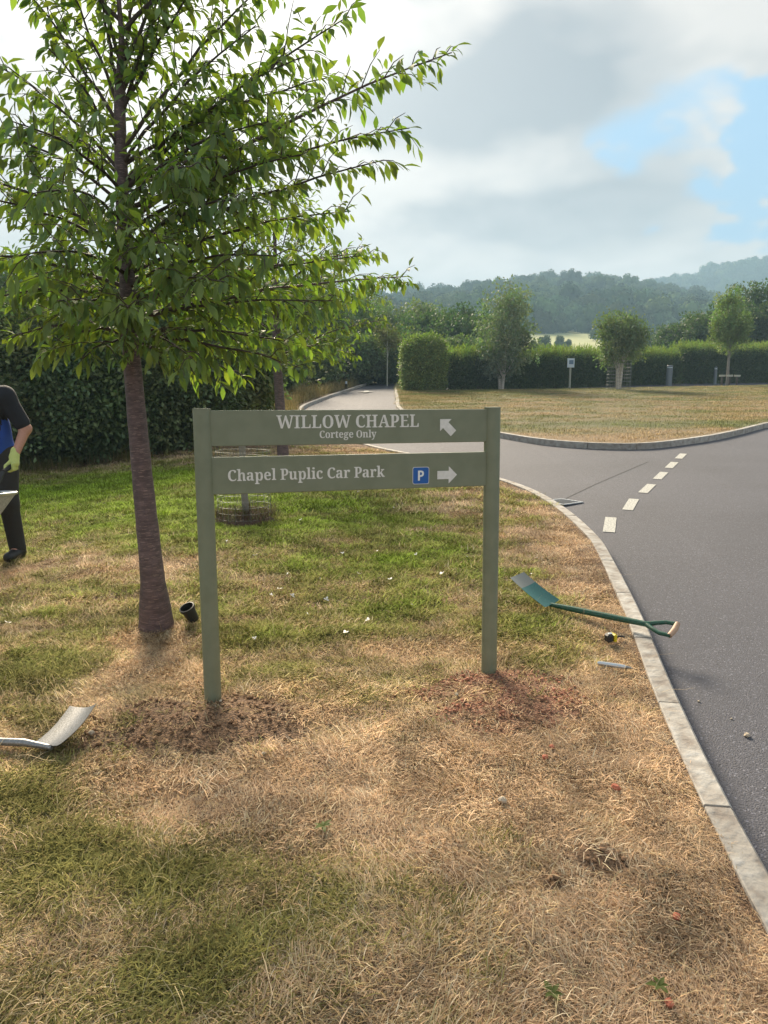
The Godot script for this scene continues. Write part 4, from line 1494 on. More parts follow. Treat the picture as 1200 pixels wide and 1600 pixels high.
# ---------------------------------------------------------------- the man
class Field:
	var lo: Vector3
	var cell: float
	var nx: int
	var ny: int
	var nz: int
	var f: PackedFloat32Array
	func _init(a: Vector3, b: Vector3, c: float) -> void:
		lo = a; cell = c
		nx = int((b.x - a.x) / c) + 2; ny = int((b.y - a.y) / c) + 2; nz = int((b.z - a.z) / c) + 2
		f = PackedFloat32Array()
		f.resize(nx * ny * nz)
		f.fill(1.0)
	# a tapered capsule, squeezed by "flat" along z; joined with smooth minimum k, or carved
	func bone(a: Vector3, b: Vector3, ra: float, rb: float, k := 0.03, flat := 1.0) -> void:
		var m := maxf(ra, rb) / minf(flat, 1.0) + k * 1.5
		var i0 := ((a.min(b) - Vector3.ONE * m - lo) / cell).floor()
		var i1 := ((a.max(b) + Vector3.ONE * m - lo) / cell).ceil()
		var ab := b - a
		var l2 := maxf(ab.length_squared(), 1e-9)
		for z in range(maxi(0, int(i0.z)), mini(nz, int(i1.z) + 1)):
			for y in range(maxi(0, int(i0.y)), mini(ny, int(i1.y) + 1)):
				for x in range(maxi(0, int(i0.x)), mini(nx, int(i1.x) + 1)):
					var p := lo + Vector3(x, y, z) * cell
					var t := clampf((p - a).dot(ab) / l2, 0.0, 1.0)
					var q := p - a - ab * t
					q.z /= flat
					var d := q.length() - lerpf(ra, rb, t)
					var at := (z * ny + y) * nx + x
					var o := f[at]
					var h := maxf(k - absf(o - d), 0.0) / k
					f[at] = minf(o, d) - h * h * k * 0.25
	func cut(p0: Vector3, n: Vector3) -> void:              # removes what lies on the side n points to
		for z in nz:
			for y in ny:
				for x in nx:
					var d := (lo + Vector3(x, y, z) * cell - p0).dot(n)
					var at := (z * ny + y) * nx + x
					f[at] = maxf(f[at], d)
	func mesh() -> ArrayMesh:
		var mb := MB.new()
		var id := {}
		var offs := []
		for c in 8: offs.append(Vector3i(c & 1, (c >> 1) & 1, c >> 2))
		for z in nz - 1:
			for y in ny - 1:
				for x in nx - 1:
					var at := (z * ny + y) * nx + x
					var v := [f[at], f[at + 1], f[at + nx], f[at + nx + 1], f[at + nx * ny], f[at + nx * ny + 1], f[at + nx * ny + nx], f[at + nx * ny + nx + 1]]
					var mask := 0
					for c in 8:
						if v[c] < 0.0: mask |= 1 << c
					if mask == 0 or mask == 255: continue
					var s := Vector3.ZERO
					var n := 0
					for e in [[0, 1], [2, 3], [4, 5], [6, 7], [0, 2], [1, 3], [4, 6], [5, 7], [0, 4], [1, 5], [2, 6], [3, 7]]:
						var a: float = v[e[0]]
						var b: float = v[e[1]]
						if (a < 0.0) != (b < 0.0):
							s += Vector3(offs[e[0]]).lerp(Vector3(offs[e[1]]), a / (a - b))
							n += 1
					var g := Vector3(v[1] + v[3] + v[5] + v[7] - v[0] - v[2] - v[4] - v[6], v[2] + v[3] + v[6] + v[7] - v[0] - v[1] - v[4] - v[5], v[4] + v[5] + v[6] + v[7] - v[0] - v[1] - v[2] - v[3])
					id[at] = mb.vert(lo + (Vector3(x, y, z) + s / n) * cell, g.normalized())
		var sx := 1
		var sy := nx
		var sz := nx * ny
		for z in range(1, nz - 1):
			for y in range(1, ny - 1):
				for x in range(1, nx - 1):
					var at := (z * ny + y) * nx + x
					var i := f[at] < 0.0
					if i != (f[at + sx] < 0.0): mb.quad(id[at], id[at - sy], id[at - sy - sz], id[at - sz])
					if i != (f[at + sy] < 0.0): mb.quad(id[at], id[at - sx], id[at - sx - sz], id[at - sz])
					if i != (f[at + sz] < 0.0): mb.quad(id[at], id[at - sx], id[at - sx - sy], id[at - sy])
		return mb.mesh()

func gardener() -> void:
	var foot := at(-14, 700, -6.25)
	foot.y = base(foot.x, foot.z)
	var man := thing("person", "man in dark shirt with blue side panel and pale gloves pushing a wheelbarrow", "person", foot, 0.0)
	# joints: he faces the camera (+z) and leans a little forward
	var hipl := Vector3(0.10, 0.92, -0.05)
	var hipr := Vector3(-0.10, 0.92, -0.05)
	var kneel := Vector3(0.13, 0.50, 0.04)
	var kneer := Vector3(-0.12, 0.52, 0.14)
	var ankl := Vector3(0.14, 0.09, -0.03)
	var ankr := Vector3(-0.12, 0.09, 0.12)
	var shl := Vector3(0.195, 1.40, 0.09)
	var shr := Vector3(-0.195, 1.40, 0.09)
	var ell := Vector3(0.315, 1.13, 0.02)
	var elr := Vector3(-0.315, 1.13, 0.02)
	var wrl := Vector3(0.265, 0.90, 0.15)
	var wrr := Vector3(-0.265, 0.90, 0.15)
	# body: one skin surface
	var f := Field.new(Vector3(-0.48, -0.02, -0.30), Vector3(0.48, 1.56, 0.42), 0.014)
	f.bone(Vector3(0, 0.95, -0.04), Vector3(0, 1.12, 0.01), 0.15, 0.145, 0.04, 0.72)
	f.bone(Vector3(0, 1.12, 0.01), Vector3(0, 1.34, 0.08), 0.145, 0.165, 0.06, 0.72)
	f.bone(shl, shr, 0.068, 0.068, 0.05)
	f.bone(Vector3(0, 1.40, 0.09), Vector3(0, 1.55, 0.13), 0.062, 0.055, 0.04)
	for s in [[shl, ell, wrl, hipl, kneel, ankl], [shr, elr, wrr, hipr, kneer, ankr]]:
		f.bone(s[0], s[1], 0.058, 0.046, 0.04)
		f.bone(s[1], s[2], 0.046, 0.030, 0.03)
		f.bone(s[3], s[4], 0.088, 0.058, 0.05)
		f.bone(s[4], s[5], 0.058, 0.040, 0.04)
		f.bone(s[5], s[5] + Vector3(0, -0.045, 0.13), 0.042, 0.032, 0.04)
	part("body", f.mesh(), M.skin, man)
	# head, joined to the neck
	f = Field.new(Vector3(-0.13, 1.42, -0.02), Vector3(0.13, 1.80, 0.34), 0.006)
	f.bone(Vector3(0, 1.44, 0.11), Vector3(0, 1.58, 0.14), 0.057, 0.052, 0.02)
	f.bone(Vector3(0, 1.675, 0.135), Vector3(0, 1.665, 0.165), 0.088, 0.083, 0.03, 1.12)
	f.bone(Vector3(0, 1.60, 0.185), Vector3(0, 1.575, 0.205), 0.060, 0.042, 0.04)
	f.bone(Vector3(0, 1.655, 0.262), Vector3(0, 1.62, 0.283), 0.009, 0.014, 0.015)
	for s in [-1, 1]:
		f.bone(Vector3(0.088 * s, 1.655, 0.145), Vector3(0.086 * s, 1.615, 0.15), 0.014, 0.010, 0.012)
		f.bone(Vector3(0.034 * s, 1.668, 0.240), Vector3(0.044 * s, 1.664, 0.232), 0.012, 0.010, 0.012)
		f.bone(Vector3(0.012 * s, 1.585, 0.248), Vector3(0.022 * s, 1.585, 0.240), 0.008, 0.006, 0.008)
		f.bone(Vector3(0.048 * s, 1.625, 0.215), Vector3(0.055 * s, 1.61, 0.20), 0.022, 0.020, 0.03)
	part("head", f.mesh(), M.skin, man)
	f = Field.new(Vector3(-0.13, 1.58, -0.02), Vector3(0.13, 1.82, 0.30), 0.007)
	f.bone(Vector3(0, 1.685, 0.125), Vector3(0, 1.680, 0.155), 0.094, 0.088, 0.03, 1.08)
	f.cut(Vector3(0, 1.70, 0.20), Vector3(0, -0.72, 0.69))
	part("hair", f.mesh(), M.hair, man)
	# shirt
	f = Field.new(Vector3(-0.48, 0.86, -0.26), Vector3(0.48, 1.56, 0.36), 0.013)
	f.bone(Vector3(0, 0.97, -0.035), Vector3(0, 1.12, 0.01), 0.172, 0.160, 0.04, 0.74)
	f.bone(Vector3(0, 1.12, 0.01), Vector3(0, 1.34, 0.08), 0.160, 0.182, 0.06, 0.74)
	f.bone(shl, shr, 0.084, 0.084, 0.05)
	f.bone(Vector3(0, 1.40, 0.09), Vector3(0, 1.47, 0.11), 0.078, 0.072, 0.04)
	for s in [[shl, ell], [shr, elr]]:
		f.bone(s[0], s[0].lerp(s[1], 0.80), 0.080, 0.068, 0.04)
	f.cut(Vector3(0, 0.90, 0), Vector3(0, -1, 0))
	f.cut(Vector3(0, 1.488, 0.11), Vector3(0, 0.95, 0.3).normalized())
	var shirt := part("shirt", f.mesh(), M.shirt, man)
	for s in [-1, 1]:
		f = Field.new(Vector3(-0.24, 0.88, -0.20), Vector3(0.24, 1.34, 0.24), 0.012)
		f.bone(Vector3(0, 0.97, -0.035), Vector3(0, 1.12, 0.01), 0.1745, 0.1625, 0.04, 0.75)
		f.bone(Vector3(0, 1.12, 0.01), Vector3(0, 1.30, 0.07), 0.1625, 0.177, 0.06, 0.75)
		f.cut(Vector3(0.118 * s, 1.05, 0), Vector3(-s, 0.22, 0).normalized())
		f.cut(Vector3(0, 0.902, 0), Vector3(0, -1, 0))
		f.cut(Vector3(0, 1.29, 0), Vector3(0, 1, 0))
		part("side_panel", f.mesh(), M.shirt_blue, shirt)
	# trousers
	f = Field.new(Vector3(-0.30, 0.02, -0.26), Vector3(0.30, 1.02, 0.34), 0.014)
	f.bone(Vector3(0, 0.90, -0.05), Vector3(0, 0.97, -0.04), 0.165, 0.160, 0.04, 0.76)
	for s in [[hipl, kneel, ankl], [hipr, kneer, ankr]]:
		f.bone(s[0], s[1], 0.104, 0.078, 0.04)
		f.bone(s[1], s[2], 0.078, 0.068, 0.04)
	f.cut(Vector3(0, 0.985, 0), Vector3(0, 1, 0))
	f.cut(Vector3(0, 0.075, 0), Vector3(0, -1, 0))
	part("trousers", f.mesh(), M.trousers, man)
	for a in [ankl, ankr]:
		f = Field.new(a + Vector3(-0.09, -0.10, -0.10), a + Vector3(0.09, 0.08, 0.24), 0.008)
		f.bone(a, a + Vector3(0, -0.02, 0), 0.056, 0.054, 0.02)
		f.bone(a + Vector3(0, -0.035, -0.03), a + Vector3(0, -0.045, 0.16), 0.054, 0.046, 0.03)
		f.cut(a - Vector3(0, 0.088, 0), Vector3(0, -1, 0))
		part("boot", f.mesh(), M.black, man)
	# gloves: fingers close round the handle, which runs forward and down
	for s in [1, -1]:
		var w := Vector3(wrl.x * s, wrl.y, wrl.z)
		var hc := w + Vector3(-0.006 * s, -0.075, 0.045)           # where the bar passes
		f = Field.new(w + Vector3(-0.11, -0.18, -0.09), w + Vector3(0.11, 0.09, 0.18), 0.005)
		f.bone(w + Vector3(0, 0.05, -0.03), w, 0.038, 0.036, 0.015)
		f.bone(w, w + Vector3(0.018 * s, -0.045, 0.03), 0.036, 0.034, 0.02)
		for k in 4:
			var o := Vector3(0, 0.012, -0.034 + 0.023 * k)          # fingers side by side along the bar
			var l: float = [0.92, 1.0, 1.04, 0.96][k]
			var a0 := hc + o + Vector3(0.030 * s, 0.018, 0)
			var a1 := hc + o + Vector3(0.026 * s, -0.030 * l, 0)
			var a2 := hc + o + Vector3(-0.006 * s, -0.042 * l, 0)
			var a3 := hc + o + Vector3(-0.028 * s, -0.020 * l, 0)
			f.bone(a0, a1, 0.0125, 0.0118, 0.006)
			f.bone(a1, a2, 0.0118, 0.0110, 0.005)
			f.bone(a2, a3, 0.0110, 0.0100, 0.005)
		f.bone(w + Vector3(-0.012 * s, -0.03, 0.04), hc + Vector3(-0.030 * s, 0.012, 0.035), 0.017, 0.014, 0.01)
		f.bone(hc + Vector3(-0.030 * s, 0.012, 0.035), hc + Vector3(-0.026 * s, -0.012, 0.052), 0.014, 0.012, 0.006)
		part("glove", f.mesh(), M.glove, man)

	# wheelbarrow in front of him
	var bar := thing("wheelbarrow", "grey metal wheelbarrow with black handles held by the man", "wheelbarrow", foot + Vector3(0.0, 0, 0.0), 0.0)
	var hl := Vector3(0.259, 0.832, 0.195)
	for s in [1, -1]:
		var mb := MB.new()
		var h0 := Vector3(hl.x * s, hl.y, hl.z)
		mb.tube([h0 + Vector3(0, 0.015, -0.09), h0, h0 + Vector3(0.01 * s, -0.03, 0.16)], [0.019, 0.019, 0.017], 12, true)
		part("grip", mb.mesh(), M.rubber, bar)
		mb = MB.new()
		mb.tube([h0 + Vector3(0.01 * s, -0.03, 0.16), Vector3(0.26 * s, 0.56, 0.62), Vector3(0.22 * s, 0.44, 0.9), Vector3(0.10 * s, 0.24, 1.48), Vector3(0.06 * s, 0.20, 1.56)], [0.016, 0.016, 0.016, 0.016, 0.016], 10, true)
		part("handle", mb.mesh(), M.black, bar)
		mb = MB.new()
		mb.tube([Vector3(0.26 * s, 0.55, 0.64), Vector3(0.30 * s, 0.30, 0.60), Vector3(0.30 * s, 0.10, 0.62), Vector3(0.29 * s, 0.08, 0.70), Vector3(0.27 * s, 0.25, 0.84), Vector3(0.22 * s, 0.44, 0.92)], [0.016, 0.016, 0.016, 0.016, 0.016, 0.016], 10, true)
		part("leg", mb.mesh(), M.black, bar)
	var tray := MB.new()
	var off := Vector3(0.045, 0, 0)
	var ring := func(hw_b: float, hw_f: float, zb: float, zf: float, yb: float, yf: float) -> Array:
		var out := []
		var cr := 0.07
		for q in [[1, 0], [1, 1], [-1, 1], [-1, 0]]:
			var hw := hw_f if q[1] == 1 else hw_b
			var zz := zf if q[1] == 1 else zb
			var yy := yf if q[1] == 1 else yb
			var c := Vector3((hw - cr) * q[0], yy, zz + (-cr if q[1] == 1 else cr))
			for k in 5:
				var a0: float = {[1, 0]: -PI / 2, [1, 1]: 0.0, [-1, 1]: PI / 2, [-1, 0]: PI}[q]
				var a := a0 + PI / 2 * k / 4.0
				out.append(off + c + Vector3(cos(a) * cr, 0, sin(a) * cr))
		return out
	var r0: Array = ring.call(0.40, 0.36, 0.46, 1.34, 0.655, 0.72)
	var r1: Array = ring.call(0.27, 0.20, 0.62, 1.14, 0.42, 0.42)
	var r2: Array = ring.call(0.395, 0.355, 0.465, 1.335, 0.657, 0.722)
	var r3: Array = ring.call(0.265, 0.195, 0.626, 1.134, 0.428, 0.428)
	var mid := Vector3(0.04, 2.0, 0.9)
	var n := r0.size()
	for k in n:
		var l := (k + 1) % n
		tray.poly([r0[k], r0[l], r1[l], r1[k]], Vector3(0.04, 0.6, 0.9))
		var cc: Vector3 = (r2[k] + r3[k]) * 0.5 + ((r2[k] + r3[k]) * 0.5 - Vector3(0.04, 0.55, 0.9))
		tray.poly([r2[k], r2[l], r3[l], r3[k]], cc)
	tray.poly(r1, mid)
	tray.poly(r3, Vector3(0.04, 0, 0.9))
	part("tray", tray.mesh(), M.galv, bar)
	var rim := MB.new()
	var rp := r0.duplicate()
	rp.append(r0[0])
	var rr := []
	for k in rp.size(): rr.append(0.011)
	rim.tube(rp, rr, 8, false)
	part("rim", rim.mesh(), M.silver, bar)
	var tyre := MB.new()
	var tc := Vector3(0, 0.195, 1.56)
	var pts := []
	var tr := []
	for k in 29:
		var a := TAU * k / 28
		pts.append(tc + Vector3(0, cos(a) * 0.145, sin(a) * 0.145))
		tr.append(0.045)
	tyre.tube(pts, tr, 10, false)
	var wheel := part("wheel", tyre.mesh(), M.rubber, bar)
	var hub := MB.new()
	hub.tube([tc - Vector3(0.022, 0, 0), tc + Vector3(0.022, 0, 0)], [0.105, 0.105], 24, true)
	hub.tube([tc - Vector3(0.075, 0, 0), tc + Vector3(0.075, 0, 0)], [0.012, 0.012], 8, true)
	part("rim", hub.mesh(), M.galv, wheel)

# ---------------------------------------------------------------- tools and small things
func tools() -> void:
	# green spade lying across the kerb
	var s0 := on(868, 957) + Vector3(0, 0.045, 0)
	var e0 := on(1052, 1004) + Vector3(0, 0.075, 0)
	var ax := (e0 - s0).normalized()
	var len := (e0 - s0).length()
	var up := (Vector3.UP - ax * Vector3.UP.dot(ax)).normalized().rotated(ax, 0.35)
	var sd := ax.cross(up)
	var root := thing("spade", "green spade with wooden D-grip lying across the kerb", "spade", s0)
	var mb := MB.new()
	mb.tube([Vector3(0, 0, 0) - ax * 0.05, ax * 0.12, ax * 0.4, ax * (len - 0.16)], [0.013, 0.0185, 0.0185, 0.0165], 14, true)
	part("shaft", mb.mesh(), M.green_paint, root)
	mb = MB.new()
	var y0 := ax * (len - 0.165)
	for s in [-1, 1]:
		mb.tube([y0, y0 + ax * 0.05 + sd * 0.030 * s, y0 + ax * 0.10 + sd * 0.055 * s, ax * len + sd * 0.058 * s], [0.0155, 0.013, 0.012, 0.011], 10, true)
	part("yoke", mb.mesh(), M.green_paint, root)
	mb = MB.new()
	mb.tube([ax * (len - 0.004) - sd * 0.062, ax * (len + 0.002), ax * (len - 0.004) + sd * 0.062], [0.015, 0.0175, 0.015], 14, true)
	part("grip", mb.mesh(), M.wood_grip, root)
	var bax := (-ax * 0.86 + Vector3(0, 0.47, 0)).normalized()
	blade(root, "blade", -ax * 0.03, bax, Vector3(0.75, 0.0, -0.62), 0.30, 0.175, 0.012, M.teal, M.bare)

	# steel shovel at the left edge
	s0 = on(72, 1178) + Vector3(0, 0.03, 0)
	e0 = on(-330, 1150) + Vector3(0, 0.05, 0)
	ax = (e0 - s0).normalized()
	len = 1.05
	root = thing("spade", "worn grey steel spade lying beside the dug brown soil", "spade", s0)
	mb = MB.new()
	mb.tube([-ax * 0.03, ax * 0.10 + Vector3(0, 0.012, 0), ax * 0.3 + Vector3(0, 0.004, 0)], [0.010, 0.016, 0.016], 12, true)
	part("socket", mb.mesh(), M.steel, root)
	mb = MB.new()
	mb.tube([ax * 0.3 + Vector3(0, 0.004, 0), ax * 0.6 - Vector3(0, 0.01, 0), ax * (len - 0.14) - Vector3(0, 0.01, 0)], [0.0165, 0.017, 0.016], 12, true)
	part("shaft", mb.mesh(), M.stake, root)
	mb = MB.new()
	sd = ax.cross(Vector3.UP).normalized()
	y0 = ax * (len - 0.15) - Vector3(0, 0.01, 0)
	for s in [-1, 1]: mb.tube([y0, y0 + ax * 0.07 + sd * 0.04 * s, ax * len + sd * 0.055 * s], [0.014, 0.011, 0.010], 8, true)
	part("yoke", mb.mesh(), M.steel, root)
	mb = MB.new()
	mb.tube([ax * len - sd * 0.06, ax * len + sd * 0.06], [0.014, 0.014], 12, true)
	part("grip", mb.mesh(), M.stake, root)
	var tip := on(138, 1128) + Vector3(0, 0.095, 0) - s0
	blade(root, "blade", -ax * 0.02, tip.normalized(), Vector3(-0.42, 0.04, -0.83), 0.245, 0.165, 0.022, M.steel, M.steel)

	# tape measure
	var p := on(954, 1004)
	root = thing("tape_measure", "small black and yellow tape measure under the green spade's shaft", "tape measure", p, 0.25)
	mb = MB.new()
	mb.cbox(Vector3(0.040, 0.050, 0.050), Vector3(-0.012, 0.030, 0), 0.010)
	part("case", mb.mesh(), M.black, root)
	mb = MB.new()
	mb.cbox(Vector3(0.019, 0.046, 0.051), Vector3(0.019, 0.029, 0), 0.006)
	part("side", mb.mesh(), M.yellow, root)
	mb = MB.new()
	mb.cbox(Vector3(0.024, 0.003, 0.022), Vector3(-0.008, 0.0565, 0.004), 0.001)
	part("badge", mb.mesh(), M.silver, root)
	mb = MB.new()
	mb.tube([Vector3(0.03, 0.012, -0.02), Vector3(0.07, 0.022, -0.03), Vector3(0.11, 0.012, -0.035)], [0.006, 0.006, 0.005], 6, true)
	part("wrist_strap", mb.mesh(), M.black, root)
	# pointed silver tool
	var a := on(933, 1042) + Vector3(0, 0.022, 0)
	var b := on(989, 1050) + Vector3(0, 0.020, 0)
	root = thing("metal_tool", "silver pointed hand tool lying on dry grass by the kerb", "tool", a)
	mb = MB.new()
	var d := (b - a)
	mb.tube([Vector3.ZERO, d * 0.06, d * 0.55, d * 0.78, d * 0.80], [0.006, 0.0115, 0.0125, 0.011, 0.010], 14, true)
	part("body", mb.mesh(), M.silver, root)
	mb = MB.new()
	mb.tube([d * 0.80, d * 0.92, d], [0.009, 0.006, 0.0012], 12, true)
	part("point", mb.mesh(), M.steel, root)
	# black plant pot on its side
	p = on(301, 973)
	root = thing("plant_pot", "black plastic plant pot tipped over beside the near cherry trunk", "plant pot", p + Vector3(0, 0.035, 0))
	root.rotation = Vector3(0.25, 0.4, 0.42)
	mb = MB.new()
	mb.lathe([Vector2(0.0, -0.02), Vector2(0.032, -0.02), Vector2(0.043, 0.075)], 24)
	mb.lathe([Vector2(0.040, 0.075), Vector2(0.030, -0.012), Vector2(0.0, -0.012)], 24)
	part("wall", mb.mesh(), M.black, root)
	mb = MB.new()
	mb.lathe([Vector2(0.043, 0.068), Vector2(0.0475, 0.068), Vector2(0.0475, 0.083), Vector2(0.040, 0.084), Vector2(0.040, 0.070)], 24)
	part("rim", mb.mesh(), M.black, root)
	# broken brick and stones
	var k := 0
	for q in [[962, 1234, 0.020, 0, "red brick fragment in dry grass below the right soil patch"], [851, 1187, 0.015, 0, "small red brick chip just below the right soil patch"], [862, 1171, 0.014, 0, "reddish brick chip touching the right soil patch"], [785, 1253, 0.019, 1, "brownish stone in dry grass left of the brick fragments"], [1057, 1437, 0.015, 0, "orange brick chip near the kerb's near end"], [1045, 1571, 0.015, 0, "pale orange brick chip in the foreground grass"], [713, 1090, 0.013, 1, "pale stone on the reddish soil by the right post"], [143, 1151, 0.016, 1, "pale round stone beside the steel spade's blade"], [412, 1178, 0.011, 1, "small pale stone at the rim of the brown soil"], [345, 1106, 0.009, 1, "tiny pale stone at the foot of the left post"]]:
		p = on(q[0], q[1])
		p.y = turf(p.x, p.z)
		pebble(["brick_fragment", "stone"][q[3]], q[4], ["brick", "stone"][q[3]], p, q[2], [M.brick, M.stone][q[3]], k)
		k += 1
	for q in [[1167, 1151, 0.017, "tan stone lying on the asphalt"], [1143, 1124, 0.006, "tiny pale pebble lying on the asphalt"], [1092, 1097, 0.008, "flat pale fleck lying on the asphalt near the kerb"]]:
		p = on(q[0], q[1], -0.1)
		pebble("stone", q[3], "stone", p, q[2], M.stone, k)
		k += 1
	# broad-leaved weeds in the near grass
	var wl := leaf_mesh(0.24, 0.25, 0.35)
	var wm: StandardMaterial3D = M.leaf.duplicate()
	wm.albedo_color = lin(0.15, 0.185, 0.062)
	k = 0
	for q in [[1030, 1548, "dark broad-leaved weed below the pale orange brick chip"], [862, 1560, "broad-leaved weed in the foreground straw"], [505, 1296, "small dark weed standing in the dry band below the soil"]]:
		p = on(q[0], q[1])
		p.y = turf(p.x, p.z) + 0.012
		var wd := thing("weed", q[2], "weed", p, rng.randf() * 6.0)
		for j in 6:
			var a2 := TAU * j / 6.0 + rng.randf() * 0.5
			var lf := part("leaf", wl, wm, wd)
			lf.transform = Transform3D(leaf_basis(Vector3(cos(a2), rng.randf_range(0.35, 0.9), sin(a2)), Vector3.UP, rng.randf_range(0.022, 0.042)), Vector3.ZERO)
		k += 1
	# fallen white petals
	var pm := MB.new()
	for j in 3:
		var c := TAU * j / 3.0
		var dx := Vector3(cos(c), 0.35, sin(c))
		var sx := Vector3(-sin(c), 0, cos(c))
		var f := pm.v.size()
		for w in [Vector3.ZERO, dx * 0.007 + sx * 0.006, dx * 0.015, dx * 0.007 - sx * 0.006]: pm.vert(w, Vector3(0, 1, 0))
		pm.quad(f, f + 1, f + 2, f + 3)
	var mesh := pm.mesh()
	var first: MeshInstance3D = null
	for q in [[399, 877], [424, 940], [437, 931], [457, 940], [398, 1010], [480, 970], [510, 945], [560, 905], [575, 980], [610, 915], [650, 875], [560, 775], [13, 985], [690, 905], [615, 800], [450, 905], [535, 870], [355, 855], [500, 915], [728, 880], [590, 870], [645, 955], [838, 880], [830, 905], [540, 1000], [470, 820]]:
		p = on(q[0], q[1])
		p.y = turf(p.x, p.z) + 0.045
		var o: MeshInstance3D
		if first == null:
			o = part("petal", mesh, M.petal)
			tag(o, "white petals fallen on the grass behind the sign", "petal", "white petals strewn over the grass")
			first = o
		else:
			o = copy_of(first)
		o.transform = Transform3D(Basis.from_euler(Vector3(rng.randf_range(-0.6, 0.9), rng.randf() * TAU, rng.randf_range(-0.6, 0.6))).scaled(Vector3.ONE * rng.randf_range(1.0, 1.6)), p)

func pebble(called: String, label: String, category: String, p: Vector3, s: float, m: Material, k: int) -> void:
	var mb := MB.new()
	var r := RandomNumberGenerator.new()
	r.seed = 900 + k
	var pts := []
	var squash := Vector3(1.2, 0.75, 0.95)
	var st := 8
	for a in 6:
		var row := []
		for b in st:
			var th := PI * a / 5.0
			var ph := TAU * b / st
			var d := Vector3(sin(th) * cos(ph), cos(th), sin(th) * sin(ph))
			var w := 0.8 + 0.35 * n_a.get_noise_3d(d.x * 1.2 + k * 5.0, d.y * 1.2, d.z * 1.2)
			row.append(d * squash * s * w)
		pts.append(row)
	for a in 5:
		for b in st:
			var c := (b + 1) % st
			if a == 0: mb.poly([pts[0][0], pts[1][b], pts[1][c]], Vector3.ZERO)
			elif a == 4: mb.poly([pts[4][b], pts[4][c], pts[5][0]], Vector3.ZERO)
			else:
				mb.poly([pts[a][b], pts[a][c], pts[a + 1][c]], Vector3.ZERO)
				mb.poly([pts[a][b], pts[a + 1][c], pts[a + 1][b]], Vector3.ZERO)
	var o := part(called, mb.mesh(), m)
	o.position = p + Vector3(0, s * 0.5, 0)
	o.rotation.y = r.randf() * TAU
	tag(o, label, category)

# a slightly dished spade blade from the socket outwards
func blade(root: Node3D, called: String, p: Vector3, ax: Vector3, side: Vector3, length: float, width: float, dish: float, m: Material, tip: Material) -> void:
	var sd := (side - ax * side.dot(ax)).normalized()
	var up := sd.cross(ax).normalized()
	if up.y < 0.0: up = -up
	for q in [[0.0, 0.66, called, m], [0.66, 1.0, "worn_tip", tip]]:
		var mb := MB.new()
		var nu := 10
		var nv := 8
		for face in 2:
			var f := mb.v.size()
			for a in nu + 1:
				var t := lerpf(q[0], q[1], float(a) / nu)
				var w := width * (1.0 - 0.10 * t) * 0.5
				for b in nv + 1:
					var s := 2.0 * b / nv - 1.0
					var y := dish * s * s - dish * 0.6 * sin(t * PI) + 0.014 * exp(-t * 9.0) * exp(-s * s * 14.0)
					var v := p + ax * (t * length + 0.006 * (1.0 - s * s) * t) + sd * (s * w) + up * (y - 0.0022 * face)
					var nn := (up - sd * (2.0 * dish * s / w)).normalized()
					mb.vert(v, nn if face == 0 else -nn)
			for a in nu:
				for b in nv:
					var e: int = f + a * (nv + 1) + b
					mb.quad(e, e + 1, e + nv + 2, e + nv + 1)
		part(q[2], mb.mesh(), q[3], root)

# ---------------------------------------------------------------- grass
func tuft_mesh(blades: int, length: float, width: float, lean: float, seed_: int, spread := 0.035, comb := 9.0) -> ArrayMesh:
	var r := RandomNumberGenerator.new()
	r.seed = seed_
	var mb := MB.new()
	for k in blades:
		var a := r.randfn(0, comb)
		var p := Vector3(r.randfn(0, spread), -0.006, r.randfn(0, spread))
		var l := length * r.randf_range(0.45, 1.1)
		var le := lean * r.randf_range(0.4, 1.3)
		var d := Vector3(cos(a), 0, sin(a))
		var s := Vector3(-d.z, 0, d.x)
		var t := r.randf_range(0.72, 1.22)
		var col := Color(t, t, t * r.randf_range(0.85, 1.05))
		var w := width * r.randf_range(0.6, 1.2)
		var q := []
		for e in 4:
			var u := e / 3.0
			var an := le * (0.45 + 0.75 * u)
			q.append(d * sin(minf(an, 1.5)) * l * u + Vector3(0, cos(minf(an, 1.5)) * l * u, 0))
		var nn := (Vector3.UP * 0.5 - d * 0.2 + s * r.randf_range(-0.5, 0.5)).normalized()
		var f := mb.v.size()
		for e in 3:
			var ww: float = w * [0.7, 1.0, 0.75][e]
			mb.vert(p + q[e] + s * ww * 0.5, nn, Vector2.ZERO, col)
			mb.vert(p + q[e] - s * ww * 0.5, nn, Vector2.ZERO, col)
		mb.vert(p + q[3], nn, Vector2.ZERO, col)
		mb.quad(f, f + 1, f + 3, f + 2)
		mb.quad(f + 2, f + 3, f + 5, f + 4)
		mb.tri(f + 4, f + 5, f + 6)
	return mb.mesh()

func clod_mesh(seed_: int) -> ArrayMesh:
	var mb := MB.new()
	var st := 7
	for a in 5:
		for b in st + 1:
			var th := PI * a / 4.0
			var ph := TAU * (b % st) / st
			var d := Vector3(sin(th) * cos(ph), cos(th), sin(th) * sin(ph))
			var w := 0.8 + 1.1 * n_a.get_noise_3d(d.x * 1.9 + seed_, d.y * 1.9, d.z * 1.9)
			mb.vert(d * maxf(w, 0.3) * Vector3(1.3, 0.8, 1.0), d)
	for a in 4:
		for b in st: mb.quad(a * (st + 1) + b, a * (st + 1) + b + 1, (a + 1) * (st + 1) + b + 1, (a + 1) * (st + 1) + b)
	return mb.mesh()

